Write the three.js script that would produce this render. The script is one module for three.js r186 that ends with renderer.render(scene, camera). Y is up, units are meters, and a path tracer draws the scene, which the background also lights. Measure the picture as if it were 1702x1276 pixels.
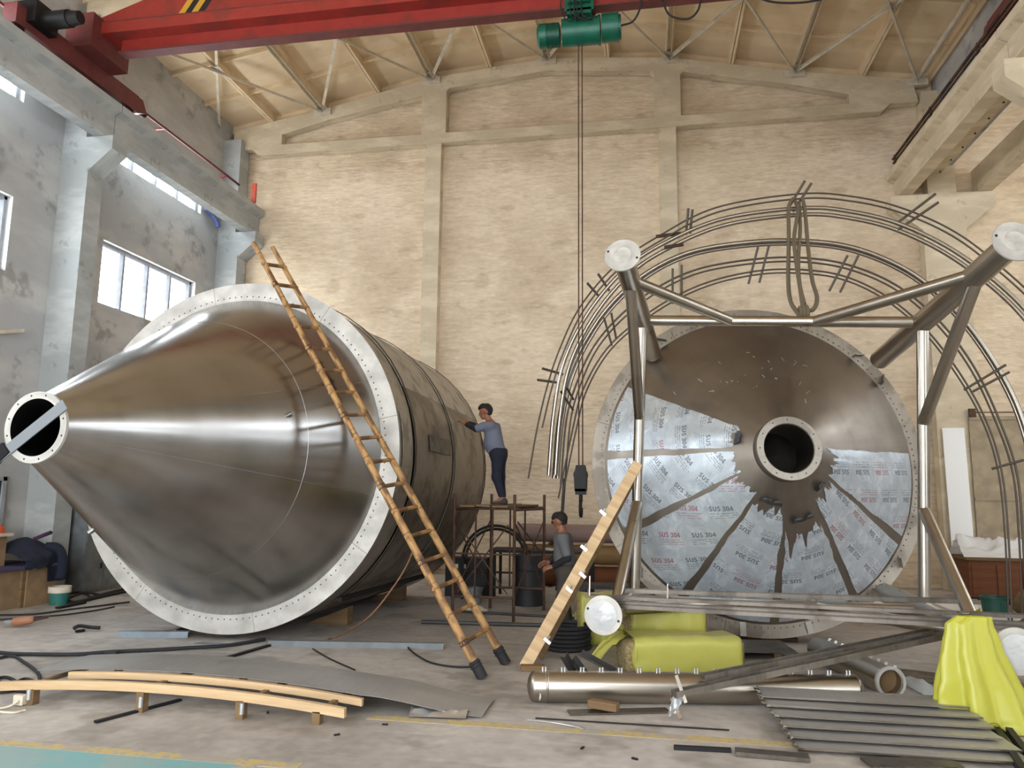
import * as THREE from 'three';
import { mergeGeometries, mergeVertices, toCreasedNormals } from 'three/addons/utils/BufferGeometryUtils.js';
import { RoundedBoxGeometry } from 'three/addons/geometries/RoundedBoxGeometry.js';
import { MarchingCubes } from 'three/addons/objects/MarchingCubes.js';
import { RectAreaLightUniformsLib } from 'three/addons/lights/RectAreaLightUniformsLib.js';

// ------------------------------------------------------------------ camera, sky, exposure
const scene = new THREE.Scene();
const V = (x, y, z) => new THREE.Vector3(x, y, z);
const FOCAL = 1251, CX = 851, CY = 638, EYE = V(0, 1.95, 0);
const camera = new THREE.PerspectiveCamera(2 * Math.atan(CY / FOCAL) * 180 / Math.PI, 1702 / 1276, 0.05, 200);
// the hall's length runs along -z, up is +y; both written as directions seen by the lens
const alongHall = V(1072 - CX, -(821 - CY), -FOCAL).normalize();
const upSeen = V(954 - CX, 8060 + CY, -FOCAL).normalize();
upSeen.addScaledVector(alongHall, -upSeen.dot(alongHall)).normalize();
const rightSeen = new THREE.Vector3().crossVectors(alongHall, upSeen);
const TURN = new THREE.Matrix4().makeBasis(rightSeen, upSeen, alongHall.clone().negate()).transpose();
camera.position.copy(EYE);
camera.quaternion.setFromRotationMatrix(TURN);
camera.updateMatrixWorld();
scene.add(camera);

scene.background = new THREE.Color(0.93, 0.97, 1.0);
scene.backgroundIntensity = 8.0;
const renderer = new THREE.WebGLRenderer({ antialias: true });
renderer.toneMapping = THREE.LinearToneMapping;
renderer.toneMappingExposure = 0.82;
renderer.shadowMap.enabled = true;

// daylight that comes in at the window openings and the gate (sizes of the openings themselves)
RectAreaLightUniformsLib.init();
const DAY = new THREE.Color(0.92, 0.96, 1.0);
function daylight(w, h, pos, dir, power) {
  const l = new THREE.RectAreaLight(DAY, power, w, h);
  l.position.copy(pos); l.lookAt(pos.clone().add(dir));
  scene.add(l); return l;
}

// ------------------------------------------------------------------ measuring helpers: a sight line met with a plane of the hall
function sight(px, py) { return V((px - CX) / FOCAL, -(py - CY) / FOCAL, -1).applyMatrix4(TURN); }
function P(px, py, z) { const r = sight(px, py); return EYE.clone().addScaledVector(r, (z - EYE.z) / r.z); }
function F(px, py, y = 0) { const r = sight(px, py); return EYE.clone().addScaledVector(r, (y - EYE.y) / r.y); }
function PX(px, py, x) { const r = sight(px, py); return EYE.clone().addScaledVector(r, x / r.x); }

// ------------------------------------------------------------------ random numbers and noise
function rng(seed) { let a = seed >>> 0; return () => { a = (a + 0x6D2B79F5) >>> 0; let t = a; t = Math.imul(t ^ (t >>> 15), t | 1); t ^= t + Math.imul(t ^ (t >>> 7), t | 61); return ((t ^ (t >>> 14)) >>> 0) / 4294967296; }; }
function lattice(seed, nx, ny) {           // tileable value noise on nx by ny cells
  const r = rng(seed), a = new Float32Array(nx * ny); for (let i = 0; i < a.length; i++) a[i] = r();
  const s = (t) => t * t * (3 - 2 * t);
  return (u, v) => {
    const x = ((u % 1) + 1) % 1 * nx, y = ((v % 1) + 1) % 1 * ny, i = Math.floor(x), j = Math.floor(y), fx = s(x - i), fy = s(y - j);
    const i0 = i % nx, i1 = (i + 1) % nx, j0 = (j % ny) * nx, j1 = ((j + 1) % ny) * nx;
    return (a[j0 + i0] * (1 - fx) + a[j0 + i1] * fx) * (1 - fy) + (a[j1 + i0] * (1 - fx) + a[j1 + i1] * fx) * fy;
  };
}
function fbm(seed, nx, ny, oct) {
  const ls = []; for (let o = 0; o < oct; o++) ls.push(lattice(seed + o * 17, nx << o, ny << o));
  return (u, v) => { let s = 0, w = 1, t = 0; for (const l of ls) { s += w * l(u, v); t += w; w *= 0.55; } return s / t; };
}
const sm = (a, b, x) => { const t = Math.min(1, Math.max(0, (x - a) / (b - a))); return t * t * (3 - 2 * t); };
const mix = (a, b, t) => a + (b - a) * t;
const mix3 = (a, b, t) => [mix(a[0], b[0], t), mix(a[1], b[1], t), mix(a[2], b[2], t)];
const toLin = (c) => c <= 0.04045 ? c / 12.92 : Math.pow((c + 0.055) / 1.055, 2.4);
const hex = (h) => [(h >> 16 & 255) / 255, (h >> 8 & 255) / 255, (h & 255) / 255];
function tex(n, size, fn, srgb = true) {     // fn(u, v) -> [r, g, b] or a grey; size = metres a side
  const d = new Uint8Array(n * n * 4);
  for (let j = 0; j < n; j++) for (let i = 0; i < n; i++) {
    const c = fn((i + 0.5) / n, (j + 0.5) / n), k = (j * n + i) * 4, g = Array.isArray(c);
    for (let q = 0; q < 3; q++) d[k + q] = Math.max(0, Math.min(255, Math.round(255 * (g ? c[q] : c))));
    d[k + 3] = 255;
  }
  const t = new THREE.DataTexture(d, n, n, THREE.RGBAFormat);
  t.wrapS = t.wrapT = THREE.RepeatWrapping; t.magFilter = THREE.LinearFilter; t.minFilter = THREE.LinearMipmapLinearFilter; t.generateMipmaps = true;
  if (srgb) t.colorSpace = THREE.SRGBColorSpace;
  t.repeat.set(1 / size, 1 / size); t.needsUpdate = true; return t;
}
function mat(color, roughness, metalness = 0, more = {}) { return new THREE.MeshPhysicalMaterial({ color, roughness, metalness, ...more }); }

// ------------------------------------------------------------------ geometry helpers (all in the hall's own metres)
function plain(g) { const o = g.index ? g.toNonIndexed() : g; for (const k of Object.keys(o.attributes)) if (!['position', 'normal', 'uv'].includes(k)) o.deleteAttribute(k); if (!o.attributes.uv) o.setAttribute('uv', new THREE.BufferAttribute(new Float32Array(o.attributes.position.count * 2), 2)); o.morphAttributes = {}; return o; }
function mUV(g0, turn = false) {                 // uv in metres by the way each face points
  const g = plain(g0), p = g.attributes.position, uv = g.attributes.uv, a = V(), b = V(), c = V(), n = V();
  for (let i = 0; i < p.count; i += 3) {
    a.fromBufferAttribute(p, i); b.fromBufferAttribute(p, i + 1); c.fromBufferAttribute(p, i + 2);
    n.crossVectors(b.clone().sub(a), c.clone().sub(a)); const x = Math.abs(n.x), y = Math.abs(n.y), z = Math.abs(n.z);
    [a, b, c].forEach((q, k) => { let s, t; if (x >= y && x >= z) { s = q.z; t = q.y; } else if (y >= z) { s = q.x; t = q.z; } else { s = q.x; t = q.y; } turn ? uv.setXY(i + k, t, s) : uv.setXY(i + k, s, t); });
  }
  return g;
}
const join = (list) => mergeGeometries(list.map(plain));
function bx(x0, x1, y0, y1, z0, z1) { return mUV(new THREE.BoxGeometry(x1 - x0, y1 - y0, z1 - z0).translate((x0 + x1) / 2, (y0 + y1) / 2, (z0 + z1) / 2)); }
function rbx(w, h, d, r = 0.01, seg = 2) { return mUV(new RoundedBoxGeometry(w, h, d, seg, r)); }
function frame(o, n, up = V(0, 1, 0)) { const z = n.clone().normalize(), x = up.clone().cross(z).normalize(), y = z.clone().cross(x); return new THREE.Matrix4().makeBasis(x, y, z).setPosition(o); }
function bar(p, q, w, h, up = V(0, 1, 0), r = 0) {  // a bar from p to q, w wide across, h along up
  const d = q.clone().sub(p), L = d.length(); if (Math.abs(d.clone().normalize().dot(up)) > 0.98) up = V(0, 0, 1);
  const g = r ? rbx(w, h, L, r) : mUV(new THREE.BoxGeometry(w, h, L));
  return g.applyMatrix4(frame(p.clone().add(q).multiplyScalar(0.5), d, up));
}
function tube(p, q, r, seg = 14, r2 = r, open = false) {
  const d = q.clone().sub(p), L = d.length();
  const g = plain(new THREE.CylinderGeometry(r2, r, L, seg, 1, open)), uv = g.attributes.uv;
  for (let i = 0; i < uv.count; i++) uv.setXY(i, uv.getX(i) * 2 * Math.PI * r, uv.getY(i) * L);
  return g.applyQuaternion(new THREE.Quaternion().setFromUnitVectors(V(0, 1, 0), d.clone().normalize())).translate(...p.clone().add(q).multiplyScalar(0.5).toArray());
}
function pipe(p, q, r, wall = 0.008, seg = 20) {    // hollow pipe with rims
  const d = q.clone().sub(p), L = d.length();
  const g = new THREE.LatheGeometry([[r - wall, 0], [r, 0], [r, L], [r - wall, L], [r - wall, 0]].map((a) => new THREE.Vector2(...a)), seg);
  return toCreasedNormals(plain(g), 0.7).applyQuaternion(new THREE.Quaternion().setFromUnitVectors(V(0, 1, 0), d.normalize())).translate(p.x, p.y, p.z);
}
function sweep(pts, r, n = 40, seg = 7, tension = 0.5, closed = false) {
  const c = new THREE.CatmullRomCurve3(pts, closed, 'catmullrom', tension), g = [plain(new THREE.TubeGeometry(c, n, r, seg, closed))];
  if (!closed) for (const [a, t] of [[pts[0], c.getTangent(0).negate()], [pts[pts.length - 1], c.getTangent(1)]]) g.push(plain(new THREE.CircleGeometry(r, seg)).applyMatrix4(frame(a, t, Math.abs(t.y) > 0.9 ? V(1, 0, 0) : V(0, 1, 0))));
  return join(g);
}
function lathe(pts, seg, m, crease = 0.6, phi0 = 0, phi = Math.PI * 2) {   // [radius, height] about the frame's z
  const g = toCreasedNormals(plain(new THREE.LatheGeometry(pts.map((a) => new THREE.Vector2(...a)), seg, phi0, phi)), crease).rotateX(Math.PI / 2);
  return m ? g.applyMatrix4(m) : g;
}
function shape(pts, holes = []) { const s = new THREE.Shape(pts.map((a) => new THREE.Vector2(...a))); for (const h of holes) s.holes.push(new THREE.Path(h.map((a) => new THREE.Vector2(...a)))); return s; }
function ext(s, depth, bevel = 0, curve = 12) { return plain(new THREE.ExtrudeGeometry(s, { depth, bevelEnabled: bevel > 0, bevelSize: bevel, bevelThickness: bevel, bevelSegments: 1, curveSegments: curve })); }
function grid(nu, nv, fn, thick = 0) {            // a sheet from fn(u, v) -> Vector3, with uv in 0..1; thick gives it a back
  const pos = [], uv = [], idx = [];
  for (let j = 0; j <= nv; j++) for (let i = 0; i <= nu; i++) { const p = fn(i / nu, j / nv); pos.push(p.x, p.y, p.z); uv.push(i / nu, j / nv); }
  for (let j = 0; j < nv; j++) for (let i = 0; i < nu; i++) { const a = j * (nu + 1) + i, b = a + nu + 1; idx.push(a, a + 1, b + 1, a, b + 1, b); }
  const g = new THREE.BufferGeometry(); g.setAttribute('position', new THREE.Float32BufferAttribute(pos, 3)); g.setAttribute('uv', new THREE.Float32BufferAttribute(uv, 2)); g.setIndex(idx); g.computeVertexNormals();
  if (!thick) return plain(g);
  const n = g.attributes.normal, N = pos.length / 3, p2 = pos.slice(), u2 = uv.concat(uv), all = pos.slice();
  for (let i = 0; i < N; i++) { all.push(pos[3 * i] - thick * n.getX(i), pos[3 * i + 1] - thick * n.getY(i), pos[3 * i + 2] - thick * n.getZ(i)); }
  const id2 = idx.slice(); for (let k = 0; k < idx.length; k += 3) id2.push(idx[k] + N, idx[k + 2] + N, idx[k + 1] + N);
  const rim = []; for (let i = 0; i <= nu; i++) rim.push(i); for (let j = 1; j <= nv; j++) rim.push(j * (nu + 1) + nu); for (let i = nu - 1; i >= 0; i--) rim.push(nv * (nu + 1) + i); for (let j = nv - 1; j > 0; j--) rim.push(j * (nu + 1));
  for (let k = 0; k < rim.length; k++) { const a = rim[k], b = rim[(k + 1) % rim.length]; id2.push(a, a + N, b, b, a + N, b + N); }
  const h = new THREE.BufferGeometry(); h.setAttribute('position', new THREE.Float32BufferAttribute(all, 3)); h.setAttribute('uv', new THREE.Float32BufferAttribute(u2, 2)); h.setIndex(id2); h.computeVertexNormals();
  return toCreasedNormals(plain(h), 0.8);
}
function scaleUV(g, a, b) { const u = g.attributes.uv; for (let i = 0; i < u.count; i++) u.setXY(i, u.getX(i) * a, u.getY(i) * b); return g; }

// ------------------------------------------------------------------ things, parts, setting
const taken = {};
function numbered(n) { const k = taken[n] = (taken[n] ?? -1) + 1; return k ? `${n}_${String(k).padStart(3, '0')}` : n; }
const tops = [];
function thing(name, label, category, group) { const o = new THREE.Group(); o.name = numbered(name); o.userData = { label, category }; if (group) o.userData.group = group; scene.add(o); tops.push(o); return o; }
function part(parent, name, geo, m, label) { const o = new THREE.Mesh(geo, m); o.name = name; o.castShadow = o.receiveShadow = true; if (label) o.userData.label = label; parent.add(o); return o; }
function solo(name, geo, m, label, category, group) { const o = new THREE.Mesh(geo, m); o.name = numbered(name); o.castShadow = o.receiveShadow = true; o.userData = { label, category }; if (group) o.userData.group = group; scene.add(o); tops.push(o); return o; }
function struct(name, geo, m, parent) { const o = geo ? new THREE.Mesh(geo, m) : new THREE.Group(); o.name = name; o.castShadow = o.receiveShadow = true; if (!parent) o.userData.kind = 'structure'; (parent || scene).add(o); return o; }
function seatAll() {                              // each thing's own origin goes to its base
  for (const t of tops) {
    const b = new THREE.Box3().setFromObject(t); if (b.isEmpty()) continue;
    const o = V((b.min.x + b.max.x) / 2, b.min.y, (b.min.z + b.max.z) / 2);
    if (t.isMesh) { if (t.position.lengthSq() === 0) { t.geometry.translate(-o.x, -o.y, -o.z); t.position.copy(o); } }
    else if (t.position.lengthSq() === 0) { t.position.copy(o); for (const c of t.children) c.position.sub(o); }
  }
}
// ------------------------------------------------------------------ materials
const T = {};
{
  const n1 = fbm(1, 6, 14, 5), n2 = fbm(2, 3, 3, 4), n3 = fbm(3, 40, 90, 2), n4 = fbm(4, 10, 24, 4), n5 = fbm(5, 14, 70, 3);
  // limewashed rough masonry: cream, patchy; sideways lumps, their relief shading also painted in
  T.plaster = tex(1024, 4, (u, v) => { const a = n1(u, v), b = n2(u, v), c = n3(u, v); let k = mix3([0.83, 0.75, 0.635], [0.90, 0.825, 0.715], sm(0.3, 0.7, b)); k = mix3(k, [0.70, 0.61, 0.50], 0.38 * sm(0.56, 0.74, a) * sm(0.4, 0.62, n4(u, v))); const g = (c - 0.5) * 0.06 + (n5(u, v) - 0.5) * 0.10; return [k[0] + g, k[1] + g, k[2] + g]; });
  T.plasterB = tex(1024, 4, (u, v) => 0.35 * n1(u, v) + 0.25 * n4(u, v) + 0.45 * n5(u, v) + 0.1 * n3(u, v), false);
  const d1 = fbm(11, 5, 5, 5), d2 = fbm(12, 24, 24, 3), d3 = fbm(13, 3, 8, 4);
  T.stained = tex(1024, 4, (u, v) => { let k = mix3([0.69, 0.69, 0.685], [0.77, 0.765, 0.75], sm(0.3, 0.7, d3(u, v))); const s = sm(0.52, 0.68, d1(u, v)) * sm(0.35, 0.6, d2(u, v)); return mix3(k, [0.48, 0.47, 0.46], 0.5 * s); });  // grey base takes in the bluish window flare; darker patches are stains
  T.concrete = tex(512, 2, (u, v) => { const a = d3(u, v), b = d2(u, v), c = d1(u, v); const k = mix3([0.80, 0.74, 0.63], [0.88, 0.82, 0.71], sm(0.3, 0.7, a)); const s = 0.3 * sm(0.6, 0.72, c) * sm(0.45, 0.6, b); return mix3(k, [0.50, 0.45, 0.38], s); });
  T.concreteFlareMap = tex(512, 2, (u, v) => { const k = mix3([0.77, 0.77, 0.75], [0.86, 0.855, 0.83], sm(0.3, 0.7, d3(u, v))); return mix3(k, [0.50, 0.49, 0.47], 0.35 * sm(0.58, 0.72, d1(u, v)) * sm(0.45, 0.6, d2(u, v))); });
  T.concreteB = tex(512, 2, (u, v) => 0.5 * d2(u, v) + 0.5 * d1(u, v), false);
  T.roof = tex(512, 3, (u, v) => { const a = d3(u, v), b = d1(u, v); const k = mix3([0.89, 0.80, 0.66], [0.93, 0.85, 0.72], sm(0.3, 0.7, a)); return mix3(k, [0.74, 0.63, 0.49], 0.3 * sm(0.55, 0.8, b)); });
  // shop floor: worn grey concrete, scratches, dark and pale patches
  const f1 = fbm(21, 4, 4, 6), f2 = fbm(22, 60, 60, 2), f3 = fbm(23, 4, 40, 4), f4 = fbm(24, 9, 9, 4);
  T.floor = tex(1024, 5, (u, v) => { let k = mix3([0.60, 0.57, 0.54], [0.70, 0.67, 0.64], sm(0.3, 0.7, f1(u, v))); k = mix3(k, [0.48, 0.45, 0.41], 0.45 * sm(0.58, 0.74, f4(u, v))); k = mix3(k, [0.74, 0.71, 0.67], 0.4 * sm(0.55, 0.75, f3(u, v))); const g = (f2(u, v) - 0.5) * 0.09; return [k[0] + g, k[1] + g, k[2] + g]; });
  T.floorR = tex(512, 5, (u, v) => 0.42 + 0.4 * f1(u, v), false);
  T.floorB = tex(512, 5, (u, v) => 0.5 * f2(u, v) + 0.5 * f4(u, v), false);
  T.worn = tex(512, 2, (u, v) => { const s = sm(0.42, 0.56, f4(u, v)) * sm(0.3, 0.5, f2(u, v)); return mix3([0.63, 0.60, 0.56], [0.76, 0.66, 0.38], 0.75 * s); });
  T.teal = tex(512, 2, (u, v) => mix3([0.46, 0.64, 0.64], [0.58, 0.62, 0.60], 0.55 * sm(0.5, 0.7, f4(u, v)) + 0.2 * f2(u, v)));
  // steel
  const s1 = fbm(31, 2, 160, 3), s2 = fbm(32, 4, 4, 4), s3 = fbm(33, 160, 2, 3), s4 = fbm(34, 8, 8, 4), s5 = fbm(35, 1, 14, 2);
  T.brushR = tex(256, 2, (u, v) => 0.22 + 0.05 * s5(u, v) + 0.10 * s2(u, v), false);
  T.brushC = tex(256, 2, (u, v) => { const a = 0.9 + 0.1 * s2(u, v) + 0.05 * (s5(u, v) - 0.5); return [a, a * 0.985, a * 0.965]; });
  T.rolledR = tex(512, 2, (u, v) => 0.22 + 0.16 * s3(u, v) + 0.26 * s4(u, v), false);
  T.rolledC = tex(512, 2, (u, v) => { const a = 0.80 + 0.18 * s2(u, v) + 0.12 * (s3(u, v) - 0.5); return mix3([a, a * 0.985, a * 0.96], [a * 0.86, a * 0.84, a * 0.81], sm(0.5, 0.65, s4(u, v))); });
  T.wave = tex(512, 1, (u, v) => 0.6 * s2(u, v) + 0.4 * s4(u, v), false);
  // timber and bamboo
  const w1 = fbm(41, 3, 50, 3), w2 = fbm(42, 2, 12, 3);
  T.wood = tex(512, 1, (u, v) => { const g = w1(u, v), r = 0.5 + 0.5 * Math.sin(40 * (v + 0.09 * w2(u, v))); return mix3([0.82, 0.71, 0.55], [0.64, 0.52, 0.38], 0.5 * g + 0.32 * r); });
  T.bamboo = tex(256, 1, (u, v) => { const a = fbmB(u, v), n = Math.abs(((v * 3.2) % 1) - 0.5) > 0.47 ? 1 : 0; let k = mix3([0.72, 0.56, 0.34], [0.56, 0.41, 0.24], a); k = mix3(k, [0.30, 0.19, 0.10], 0.7 * sm(0.56, 0.72, f4(u * 0.3, v * 0.4))); return n ? mix3(k, [0.30, 0.19, 0.09], 0.55) : k; });
  function fbmB(u, v) { return 0.6 * w1(v, u) + 0.4 * f4(u, v); }
  const r1 = fbm(51, 6, 6, 5), r2 = fbm(52, 30, 30, 2);
  T.rust = tex(256, 1, (u, v) => mix3([0.24, 0.17, 0.13], [0.38, 0.27, 0.20], sm(0.35, 0.65, r1(u, v)) * (0.6 + 0.4 * r2(u, v))));
  T.red = tex(512, 3, (u, v) => { const s = sm(0.6, 0.72, r1(u, v)); const k = mix3([0.56, 0.17, 0.14], [0.62, 0.21, 0.17], r2(u, v)); return mix3(k, [0.40, 0.19, 0.16], 0.4 * s); });
  T.rope = tex(128, 0.05, (u, v) => { const t = ((u + v * 3) % 1 + 1) % 1, k = 0.55 + 0.45 * Math.abs(Math.sin(Math.PI * t * 2)); return [0.47 * k, 0.42 * k, 0.33 * k]; });
  T.wool = tex(256, 0.5, (u, v) => { const k = 0.6 + 0.4 * r2(u, v); return [0.66 * k, 0.58 * k, 0.40 * k]; });
  T.dust = tex(256, 1, (u, v) => { const k = 0.75 + 0.25 * r1(u, v); return [k, k, k]; });
}
const M = {
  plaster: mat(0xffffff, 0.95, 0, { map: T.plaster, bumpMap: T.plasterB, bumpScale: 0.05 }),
  stained: mat(0xffffff, 0.95, 0, { map: T.stained, bumpMap: T.concreteB, bumpScale: 0.012 }),
  concrete: mat(0xffffff, 0.92, 0, { map: T.concrete, bumpMap: T.concreteB, bumpScale: 0.012 }),
  roof: mat(0xffffff, 0.93, 0, { map: T.roof }),
  floor: mat(0xffffff, 1, 0, { map: T.floor, roughnessMap: T.floorR, bumpMap: T.floorB, bumpScale: 0.004 }),
  worn: mat(0xffffff, 0.7, 0, { map: T.worn }),
  teal: mat(0xffffff, 0.6, 0, { map: T.teal }),
  paintWhite: mat(0xf3e6cf, 0.6, 0, { map: T.dust }),
  winFrame: mat(0xb9bcc2, 0.6, 0, { map: T.dust }),
  glass: mat(0xf2f7ff, 0.05, 0, { transmission: 1, thickness: 0, ior: 1.45 }),
  polished: mat(0xb2b3b4, 0.8, 1, { map: T.brushC, roughnessMap: T.brushR }),
  flange: mat(0xd8d4cc, 0.62, 0.35, { map: T.dust }),
  rolled: mat(0x9b958d, 1, 0.8, { map: T.rolledC, roughnessMap: T.rolledR }),
  pipe: mat(0xb9b4ab, 1, 1, { map: T.brushC, roughnessMap: T.brushR }),
  sheet: mat(0xb0b0b0, 1, 0.5, { map: T.brushC, roughnessMap: T.rolledR }),
  bareDark: mat(0x79736d, 1, 0.85, { map: T.rolledC, roughnessMap: T.rolledR }),
  darkSteel: mat(0x2c2a2b, 0.6, 0.5, { map: T.dust }),
  greySteel: mat(0x8f9496, 0.55, 0.4, { map: T.dust }),
  rust: mat(0xffffff, 0.8, 0.2, { map: T.rust }),
  red: mat(0xffffff, 0.5, 0, { map: T.red }),
  redDark: mat(0x7a3a38, 0.6, 0, { map: T.dust }),
  green: mat(0x0f6a52, 0.4, 0.1, { map: T.dust }),
  black: mat(0x17171a, 0.6),
  rubber: mat(0x1f1f21, 0.75),
  wood: mat(0xffffff, 0.75, 0, { map: T.wood }),
  woodOld: mat(0x9a9185, 0.85, 0, { map: T.wood }),
  woodBrown: mat(0x8a5f42, 0.8, 0, { map: T.wood }),
  bamboo: mat(0xffffff, 0.55, 0, { map: T.bamboo }),
  rope: mat(0xffffff, 0.95, 0, { map: T.rope }),
  wool: mat(0xffffff, 1, 0, { map: T.wool }),
  yellowFilm: mat(0xbdb95a, 0.35, 0, { transmission: 0.15, thickness: 0, sheen: 0.2 }),
  yellowBag: mat(0xc9c748, 0.4, 0, { transmission: 0.3, thickness: 0 }),
  clearFilm: mat(0xdadcdc, 0.3, 0, { transmission: 0.35, thickness: 0 }),
  card: mat(0xa98a66, 0.9, 0, { map: T.dust }),
  jacket: mat(0x1c2233, 0.95), purple: mat(0x4a2b4c, 0.9),
  skin: mat(0x8a5a44, 0.6), hair: mat(0x17130f, 0.8), shirt: mat(0x676b7a, 0.9), sleeve: mat(0x1a1a20, 0.9), trousers: mat(0x171a2a, 0.9), shoe: mat(0x33302f, 0.7),
  shirtGrey: mat(0x5d5d5e, 0.9), trousersBrown: mat(0x3c362f, 0.9),
  orange: mat(0xd2552e, 0.5), blue: mat(0x3a5aa8, 0.5), binGreen: mat(0x16483c, 0.5), paleBlue: mat(0xb9c6d2, 0.5), darkGlass: mat(0x2a3338, 0.15),
  yellowPaint: mat(0xc9982e, 0.6), tan: mat(0xb9a687, 0.7, 0, { map: T.dust }), foil: mat(0xd6d8da, 0.3, 0.9),
};
M.rolledPale = mat(0xb5b0a8, 1, 0.75, { map: T.rolledC, roughnessMap: T.rolledR });
M.darkStrap = mat(0x4a423a, 0.6, 0.5, { map: T.dust });
M.coneGrey = mat(0x8f8880, 0.9, 0.9, { map: T.brushC, roughnessMap: T.rolledR });
M.scratch = mat(0xb9b2a8, 0.7, 0.2);
{ // film print: rows of SUS 304 with fine lines under them
  const c = document.createElement('canvas'); c.width = c.height = 1024; const x = c.getContext('2d'), r = rng(9);
  x.fillStyle = '#b9c1c7'; x.fillRect(0, 0, 1024, 1024);
  for (let i = 0; i < 260; i++) { x.fillStyle = r() < 0.5 ? 'rgba(232,238,242,0.18)' : 'rgba(150,164,176,0.16)'; x.beginPath(); x.ellipse(r() * 1024, r() * 1024, 20 + 90 * r(), 8 + 40 * r(), r() * 3, 0, 7); x.fill(); }
  for (let row = 0; row < 4; row++) for (let col = 0; col < 3; col++) {
    const X = 40 + col * 340 + (row % 2) * 120, Y = 70 + row * 256; x.fillStyle = (row + col) % 3 === 0 ? '#a06a74' : '#6b6d73';
    for (const ox of [0, -1024]) { x.font = 'bold 62px sans-serif'; x.fillText('SUS 304', X + ox, Y); x.fillStyle = x.fillStyle; for (let l = 0; l < 3; l++) for (let q = 0; q < 26; q++) if (r() < 0.75) x.fillRect(X + ox + q * 10, Y + 22 + l * 22, 4 + 5 * r(), 8 - l); }
  }
  const t = new THREE.CanvasTexture(c); t.colorSpace = THREE.SRGBColorSpace; t.wrapS = t.wrapT = THREE.RepeatWrapping; t.repeat.set(1 / 1.35, 1 / 1.35);
  M.film = mat(0xffffff, 0.34, 0.5, { map: t, clearcoat: 0.3, clearcoatRoughness: 0.3 });
  M.tornFilm = mat(0x4b4b4d, 0.6, 0.1);
}
M.rustSteel = mat(0x6b6259, 0.5, 0.7, { map: T.dust });
M.paleSteel = mat(0x97a2aa, 0.4, 0.6, { map: T.dust });
M.darkGrey = mat(0x4d4c4c, 0.6, 0.4, { map: T.dust });
M.binTeal = mat(0x2f6f66, 0.5);
M.ochre = mat(0x9a7a4a, 0.7, 0, { map: T.dust }); M.pinkish = mat(0x9c8078, 0.7, 0, { map: T.dust });
M.whiteFilm = mat(0xf2f1ee, 0.45, 0, { transmission: 0.3, thickness: 0 });
M.concreteFlareGrey = mat(0xd8dde2, 0.92, 0, { map: T.concreteFlareMap, bumpMap: T.concreteB, bumpScale: 0.012 });  // cool tint of the window flare is put into this concrete colour
M.ringGrey = mat(0xa39c92, 1, 0.6, { map: T.rolledC, roughnessMap: T.rolledR });
// ------------------------------------------------------------------ the hall
const XL = -11.1, XC = -2.33, ZB = -18.1, ZF = 5.65, XR = 16.5;
const COLZ = [-12.35, -6.35, -0.35];
const chordY = (x) => { const u = Math.abs(x - XC), t = [[0, 13.01], [3.05, 12.74], [6.03, 12.10], [8.95, 11.60], [12, 11.08]]; for (let i = 1; i < t.length; i++) if (u <= t[i][0]) return mix(t[i - 1][1], t[i][1], (u - t[i - 1][0]) / (t[i][0] - t[i - 1][0])); return 11; };

struct('floor', bx(-11.4, 16.8, -0.25, 0, -18.4, 5.95), M.floor);
struct('ground', bx(-70, 70, -0.5, -0.26, -80, 80), mat(0x8f8d88, 0.95));

// walls with real openings; a hole is [a0, a1, y0, y1] along the wall
function wallShape(a0, a1, top, holes) { return shape([[a0, -0.2], [a1, -0.2], ...top], holes.map(([p, q, r, s]) => [[p, r], [p, s], [q, s], [q, r]])); }
const winL = [];                                     // windows of the left wall: [z0, z1, y0, y1, panes]
for (const [z0, z1] of [[-16.77, -13.46], [-11.15, -7.75], [-5.1, -1.7], [0.9, 4.3]]) { winL.push([z0, z1, 5.73, 7.10, 4]); winL.push([z0, z1, 8.90, 10.05, 4]); }
struct('wall_left', mUV(ext(wallShape(-18.4, 5.95, [[5.95, 12.0], [-18.4, 12.0]], winL), 0.3).rotateY(-Math.PI / 2).translate(XL, 0, 0)), M.stained);
const winR = [];
for (const zc of [-15, -9.3, -3.3, 2.7]) { winR.push([zc - 1.7, zc + 1.7, 5.73, 7.1, 4]); winR.push([zc - 2.1, zc + 2.1, 8.9, 10.4, 4]); }
struct('wall_right', mUV(ext(wallShape(-18.4, 5.95, [[5.95, 11.6], [-18.4, 11.6]], winR), 0.3).rotateY(-Math.PI / 2).translate(XR + 0.3, 0, 0)), M.stained);
const gable = [[16.8, 11.6], [7.2, 11.6], [7.2, 12.1], [XC + 6.03, 12.75], [XC + 3.05, 13.35], [XC, 13.6], [XC - 3.05, 13.35], [XC - 6.03, 12.75], [-11.4, 12.1]];
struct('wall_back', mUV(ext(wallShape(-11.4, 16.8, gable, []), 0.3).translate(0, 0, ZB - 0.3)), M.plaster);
struct('wall_front', mUV(ext(wallShape(-11.4, 16.8, gable, [[-7.5, 0.5, -0.15, 5.6], [-8.6, 3.9, 7.2, 10.2], [8.5, 15, 0.9, 7.2]]), 0.3).translate(0, 0, ZF)), M.stained);
struct('wall_upper', bx(6.8, 7.0, 9.45, 11.75, ZB, ZF), M.stained);

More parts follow.
